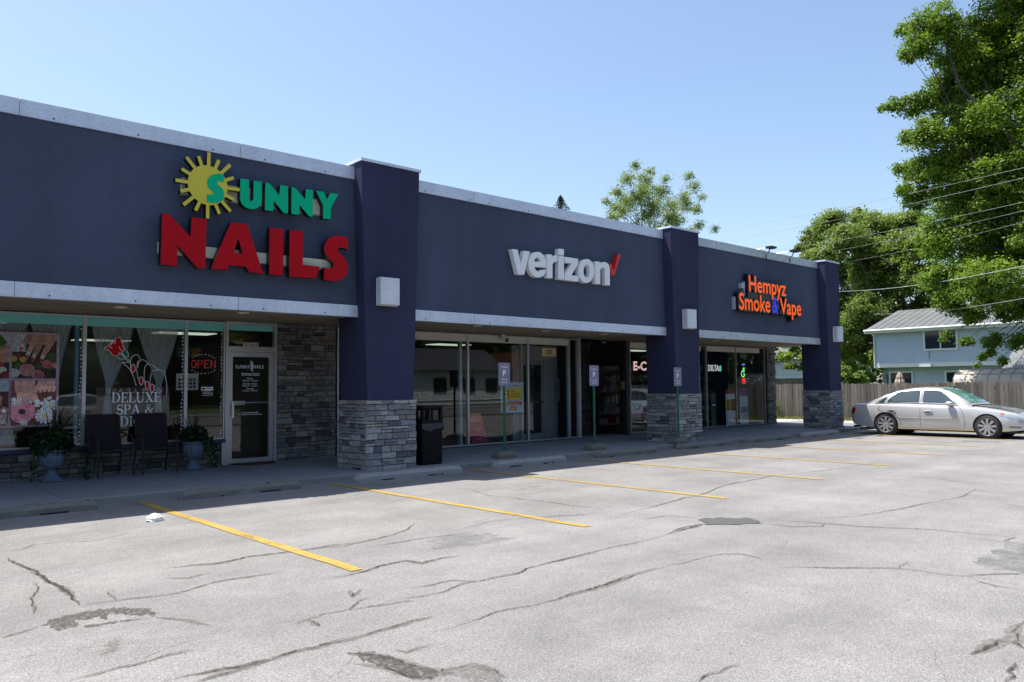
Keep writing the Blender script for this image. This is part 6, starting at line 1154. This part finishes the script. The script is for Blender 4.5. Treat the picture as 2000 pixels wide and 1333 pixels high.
# ================================================================== TREES
BARK = M('bark', (.05, .042, .036), .95, noises=((6, .4),), bump=(18, .9, .03), stretch=(1, 1, .3)); BARKL = M('bark_pale', (.11, .095, .08), .95, noises=((6, .3),), bump=(18, .9, .03), stretch=(1, 1, .3))
def tree(name, label, base, puffs, n_leaf, size, leaf, trunk_r, fork, bark=BARK, bough=.6, dens=1., shell=2.4, loose=0., limbs=True, sub=9):
    """puffs: (centre Vector, radius); crown = leaf clusters on twigs spread through the puffs; trunk + limbs = one mesh"""
    base = Vector(base); t = thing(name, base, label, 'tree', None); b = MB(); fk = Vector(fork)
    mid = base.lerp(fk, .5)+Vector((random.uniform(-.15, .15), random.uniform(-.15, .15), 0)); b.tube([base-Vector((0, 0, .1)), base+Vector((0, 0, .3)), mid, fk], [trunk_r*1.5, trunk_r*1.1, trunk_r*.9, trunk_r*.75], 12)
    C = []; T = []; NR = []; tot = sum(r**2 for _, r in puffs)
    for c, r in puffs:
        d = (c-fk); L = d.length
        if limbs:
            pts = [fk-Vector((0, 0, .2))]+[fk.lerp(c, f_)+Vector((random.gauss(0, .05*L), random.gauss(0, .05*L), L*.1*math.sin(PI*f_))) for f_ in (.3, .65)]+[c+Vector((0, 0, r*.35))]; rr = max(.035, trunk_r*.42*min(1, r/2.2)); b.tube(pts, [rr, rr*.75, rr*.5, rr*.2], 7)
        n = max(24, int(n_leaf*r*r/tot)); rb = min(max(bough*(.7+.3*min(1, r/1.5)), .16), max(.2, r*.62)); k = max(3, int(round(2.1*(r/rb)**2*dens))); dv = rng.normal(size=(k, 3)); dv /= np.linalg.norm(dv, axis=1)[:, None]
        rad_ = rng.uniform(0, 1, k)**(1/shell); tw = dv*rad_[:, None]*max(.05, r-rb*.6)*np.array([1, 1, .9])
        if limbs:
            for q in range(min(k, sub)):
                e = c+Vector(tw[q]); b.tube([c+Vector((0, 0, -r*.1)), c.lerp(e, .5)+Vector((random.gauss(0, .06*r), random.gauss(0, .06*r), random.gauss(0, .06*r))), e], [max(.012, .018*r), .01*r+.006, .006], 4)
        per = max(6, n//k)
        for q in range(k):
            s_ = rb*rng.uniform(.38, 1.2); d = rng.normal(size=(per, 3)); d /= np.linalg.norm(d, axis=1)[:, None]; d[:, 2] = np.where(d[:, 2] < -.25, -d[:, 2]*.6, d[:, 2])
            lump = 1+.28*np.sin(d[:, 0]*5+q)*np.sin(d[:, 1]*5+2*q)+.2*np.sin(d[:, 2]*7+q)
            w_ = d*(rng.uniform(.35, 1, (per, 1))**.5)*lump[:, None]*s_*np.array([1.12, 1.12, .86]); w_[:, 2] -= .22*(w_[:, 0]**2+w_[:, 1]**2)/s_
            if loose: w_ = w_*(1-loose)+rng.normal(size=(per, 3))*s_*np.array([.85, .85, .7])*loose
            C.append(w_+tw[q]+np.array(c)); NR.append(d*.8+np.array([0, 0, .45])); T.append(np.clip(rng.normal(rng.uniform(.15, .75), .17, per), 0, 1))
    C = np.concatenate(C); T = np.concatenate(T); b.build('trunk', bark, t, smooth=True); leafmesh('crown', C, size, leaf, t, T, nrm=np.concatenate(NR)); return t
def px(l, fX, depth_var=1.5, rs=1.):
    out = []
    for u, v, r in l:
        X = fX+random.uniform(-depth_var, depth_var); c = onX(u, v, X); dep = (c-CAM).dot(fw); out.append((c, r*rs*dep/F))
    return out
BIG = [(1830, 55, 70), (1795, 95, 45), (1772, 110, 26), (1765, 60, 22), (1900, 120, 95), (1975, 60, 110), (1845, 190, 65), (1790, 205, 42), (1745, 208, 24), (1725, 212, 13), (1920, 250, 105), (1810, 262, 48), (1775, 270, 26), (1850, 325, 80), (1780, 335, 34), (1755, 330, 18), (1960, 360, 110), (1800, 385, 48), (1765, 375, 22), (1885, 430, 92), (1835, 480, 60), (1985, 470, 100), (1840, 540, 52), (1822, 560, 26), (1860, 590, 46), (1930, 560, 85), (1995, 600, 80), (1900, 620, 46), (1870, 640, 28), (1890, 668, 24), (1940, 665, 38), (1985, 670, 34), (1920, 700, 20), (1960, 705, 18), (1908, 716, 10), (1975, 725, 8), (1850, 655, 18), (1840, 665, 10), (1935, 690, 20)]
LBIG = m_leaf('maple_leaf', (.035, .085, .011), (.27, .40, .035), .5); LMID = m_leaf('oak_leaf', (.075, .13, .028), (.30, .38, .07), .5); LLT = m_leaf('birch_leaf', (.11, .17, .035), (.33, .41, .09), .5); LDK = m_leaf('dark_leaf', (.018, .045, .012), (.07, .12, .03), .3)
big = px([(1955, 130, 130), (1975, 340, 140), (1935, 500, 90), (1890, 250, 80), (1885, 400, 70)], 39, .5)+px([(u, v, r*(.93 if v < 600 else .74)) for u, v, r in BIG if not (1860 <= u <= 1880 and v > 630)], 36.4, 2.4)+px([(2110, v, 150) for v in (40, 250, 460)]+[(2035, 60, 80), (2040, 180, 80), (2045, 300, 80)]+[(2060, -90, 140), (1930, -80, 110)], 37, 1)
tree('maple_tree', 'huge dense bright green tree overhanging the house at the right edge', (37, -5.0, 0), big, 420000, .125, LBIG, .42, (37, -4.6, 5.2), bough=.58, dens=4.4, loose=.3, shell=2.0)
MID = [(1590, 470, 34), (1620, 440, 42), (1680, 430, 40), (1655, 470, 50), (1605, 510, 40), (1725, 440, 45), (1700, 490, 55), (1770, 430, 40), (1765, 490, 55), (1640, 530, 45), (1790, 540, 55), (1660, 590, 45), (1740, 600, 40), (1650, 640, 40), (1670, 680, 40), (1720, 650, 28), (1580, 500, 22), (1560, 485, 12), (1600, 560, 35), (1800, 600, 40), (1645, 690, 22), (1690, 560, 35), (1660, 715, 24), (1690, 700, 22), (1640, 735, 20), (1810, 480, 50), (1830, 560, 50), (1690, 640, 44), (1720, 690, 24), (1625, 600, 40), (1640, 650, 36), (1700, 600, 46), (1760, 640, 40), (1580, 520, 26), (1700, 540, 50), (1760, 550, 50)]
tree('oak_tree', 'broad lacy green tree between the farthest pillar and the blue house', (54, 9.4, 0), px(MID, 53, 3), 170000, .18, LMID, .5, (53.8, 10.2, 4.0), bough=.7, dens=3.6, loose=.35, shell=1.9, sub=14)
AIR = [(1240, 325, 16), (1225, 350, 24), (1260, 352, 26), (1205, 375, 20), (1245, 385, 30), (1290, 375, 28), (1185, 395, 13), (1215, 415, 26), (1195, 425, 18), (1265, 420, 32), (1310, 400, 24), (1345, 345, 15), (1355, 365, 18), (1335, 385, 18), (1370, 385, 12), (1360, 410, 18), (1320, 435, 26), (1285, 450, 26), (1365, 440, 16), (1395, 448, 12), (1240, 450, 24), (1345, 455, 18), (1275, 400, 30), (1225, 395, 28), (1310, 425, 30), (1255, 375, 26), (1340, 400, 22), (1300, 350, 14), (1200, 405, 20), (1270, 335, 14)]
def py(l, Y, dv=1.2):
    out = []
    for u, v, r in l: c = onY(u, v, Y+random.uniform(-dv, dv)); out.append((c, r*(c-CAM).dot(fw)/F))
    return out
ab = onY(1275, 560, 27); tree('birch_tree', 'airy pale green tree rising behind the roof above the middle pillar', (ab.x, 27, 0), py(AIR, 27), 34000, .115, LLT, .22, onY(1270, 500, 27), BARKL, bough=.3, dens=2.6, loose=.85, shell=1.5, sub=16)
# spruce tip behind the roof
q = onY(1095, 381, 46); t = thing('spruce_tree', (q.x, 46, 0), 'small dark conifer tip poking above the roof edge', 'tree'); b = MB(); b.tube([(q.x, 46, 0), (q.x, 46, q.z)], [.3, .02], 8); b.build('trunk', BARK, t); C = []
for k in range(26):
    z = q.z-.1-.13*k; L = .18+.075*k
    for a in np.arange(0, 2*PI, .9): a += random.random(); m_ = 18; f_ = rng.uniform(0, 1, m_); C.append(np.stack([q.x+np.cos(a)*L*f_, 46+np.sin(a)*L*f_, z+.1*L*f_*f_-.15*f_+rng.normal(size=m_)*.03], 1))
leafmesh('crown', np.concatenate(C), .16, m_leaf('spruce_needle', (.02, .04, .022), (.05, .075, .035)), t)
tree('yard_tree', 'low leafy tree seen under the canopy above the fence', (39.5, 15, 0), px([(1525, 692, 22), (1555, 688, 20), (1545, 715, 14), (1512, 700, 15), (1570, 715, 14), (1500, 680, 20), (1540, 670, 20), (1580, 700, 16)], 39, 1.), 4200, .2, m_leaf('yard_leaf', (.07, .13, .015), (.26, .33, .04), .45), .12, (39.5, 14.2, 2.2), bough=.4, dens=.8)
tree('yard_shrub', 'bright yellow-green shrub behind the fence right of the farthest pillar', (36.5, 4.1, 0), px([(1655, 728, 18), (1675, 735, 16), (1640, 740, 14), (1665, 745, 18), (1690, 742, 10)], 36.5, .4), 2600, .14, m_leaf('shrub_leaf', (.09, .17, .02), (.28, .36, .05), .4), .05, (36.5, 4.1, 1.2), bough=.3, dens=1.)
N = 30000; C = []; NRM = []
for y in np.arange(-45, 95, 2.6):
    x, z, r = 78+random.uniform(-5, 5), random.uniform(1.5, 5), random.uniform(2.4, 3.8); n = 480; d = rng.normal(size=(n, 3)); d /= np.linalg.norm(d, axis=1)[:, None]; C.append(d*(rng.uniform(.3, 1, (n, 1))**.5)*r*np.array([1, 1.1, 1.2])+np.array([x, y, z])); NRM.append(d*.8+np.array([0, 0, .4]))
o = leafmesh('distant_trees', np.concatenate(C), .75, LDK, aspect=.75, nrm=np.concatenate(NRM)); o['kind'] = 'stuff'; o['label'] = 'dark green far tree line behind the houses'
# ================================================================== WIRES
WIR = M('wire_grey', (.3, .3, .3), .5); WIRW = M('cable_white', (.45, .45, .44), .5)
def wire(pts, r, m_, label):
    P_ = [onX(u, v, X) for u, v, X in pts]; a, c = P_; L = []
    a = c+(a-c)*1.25
    for k in range(25): f_ = k/24; q = a.lerp(c, f_); q.z -= .25*math.sin(PI*f_)*(1 if r < .009 else 1.2); L.append(q)
    b = MB(); b.tube(L, r, 5); tag(b.build('power_line', m_, loc=L[12]), label, 'power line', 'wires crossing in front of the trees')
wire([(2000, 319, 29), (1418, 448, 62)], .007, WIR, 'topmost thin wire, crossing the sky left of the big tree'); wire([(2000, 339, 29), (1408, 471, 62)], .007, WIR, 'second thin wire from the top, reaching the pillar behind the lacy tree')
wire([(2000, 386, 29), (1500, 491, 60)], .007, WIR, 'third wire from the top, ending behind the flood lamps'); wire([(2000, 403, 29), (1560, 500, 60)], .006, WIR, 'fourth wire from the top over the lacy tree'); wire([(2000, 425, 29), (1600, 520, 60)], .006, WIR, 'fifth wire from the top over the lacy tree')
wire([(2000, 509, 29), (1636, 570, 45)], .011, WIRW, 'thick pale twisted cable reaching the farthest pillar'); wire([(2000, 574, 29), (1705, 614, 46)], .007, WIRW, 'lowest pale wire dropping to the blue house roof')
# ================================================================== ACROSS THE ROAD (mirrored in the glass)
def mir(u, v, Yd=None, Z=0.):
    d = ray(u, v); d.y *= -1; c = Vector((CAM.x, 2*D-CAM.y, CAM.z)); t = (Z-c.z)/d.z if Yd is None else (Yd-c.y)/d.y; return c+d*t
q = mir(165, 838); c2_ = dup(CAR2, (q.x, q.y, 0), 'silver saloon by the roadside, seen only as a reflection in the salon window'); c2_.rotation_euler.z = R(90); print('car2', q)
TLK = LDK; N = 26000; cen_ = [(x, random.uniform(-58, -46), random.uniform(3, 10), random.uniform(2.6, 4.6)) for x in np.arange(-55, 95, 1.7)]; C = []
for x, y, z, r in cen_: n = N//len(cen_); d = rng.normal(size=(n, 3)); d /= np.linalg.norm(d, axis=1)[:, None]; C.append(d*(rng.uniform(0, 1, (n, 1))**.4)*r*np.array([1, .9, 1.25])+np.array([x, y, z]))
o = leafmesh('far_woods', np.concatenate(C), 1.15, TLK, aspect=.75); o['kind'] = 'stuff'; o['label'] = 'dark belt of woods across the road, seen as a reflection in the shop windows'
b = MB(); b.box((-70, -66, 0), (110, -62, 9)); o = b.build('wood_shade_slab', M('wood_shade', (.012, .02, .01), .95)); o['kind'] = 'stuff'; o['label'] = 'near-black slab standing for the shade inside the woods across the road'  # upright near-black slab, its colour stands in for shade among the trees
a, c = mir(805, 0, -37), mir(985, 0, -37); x0, x1 = sorted((a.x, c.x)); t = thing('roadside_house', ((x0+x1)/2, -41, 0), 'low white house with a brick chimney across the road, seen in the middle shop glass', 'house')
b = MB(); b.box((x0, -45, 0), (x1, -37.03, 3.0)); siding_y = lambda: None
z = .4
while z < 3.0: b.add([(x0, -36.97, z), (x1, -36.97, z), (x1, -37, z+.2), (x0, -37, z+.2)], [(3, 2, 1, 0)]); z += .2
b.build('wall', WHITE, t); b = MB(); b.add([(x0-.5, -36.4, 2.95), (x1+.5, -36.4, 2.95), (x1+.5, -41, 5.0), (x0-.5, -41, 5.0), (x0-.5, -45.6, 2.95), (x1+.5, -45.6, 2.95)], [(3, 2, 1, 0), (2, 3, 4, 5)]); b.build('roof', M('shingle_dark', (.05, .05, .055), .9), t)
for f_ in (.2, .5, .75):
    xx = x0+(x1-x0)*f_; b = MB(); b.box((xx, -37, 1.1), (xx+1.3, -36.9, 2.3)); b.build('window', M('window_dark', (.02, .022, .03), .1), t)
b = MB(); b.box((x1+.0, -39, 0), (x1+1.3, -36.6, 4.6)); b.build('chimney', M('brick_red', (.2, .06, .04), .85, noises=((20, .25),)), t)
b = MB(); x0, x1 = 1.2, 3.6; b.box((2.2, -16.9, 1.15), (4.6, -16.86, 2.35)); lsb = thing('lease_board', (3.4, -16.9, 0), 'white letting board at the roadside, mirrored in the rose window', 'notice board')
p0, p1 = mir(189, 757, -16.7), mir(330, 835, -16.7); xa_, xb_ = sorted((p0.x, p1.x)); b = MB(); b.box((xa_, -16.74, p1.z), (xb_, -16.7, p0.z), 0); b.add([(xa_, -16.69, p0.z-.32), (xb_, -16.69, p0.z-.32), (xb_, -16.69, p0.z), (xa_, -16.69, p0.z)], [(3, 2, 1, 0)], 1)
text(b, 'FOR LEASE', xa_+.3, xb_-.3, p0.z-.24, .17, lambda x, z, d: (xa_+xb_-x, -16.68, z), 2, off=.01); b.build('panel', [M('lease_white', (.36, .37, .36), .6), M('lease_plum', (.1, .06, .1), .5), WHITE], lsb)
for x in (xa_+.1, xb_-.1): b = MB(); b.box((x-.05, -16.8, 0), (x+.05, -16.74, p0.z)); b.build('post', ALU, lsb)
print('parts', len(bpy.data.objects))
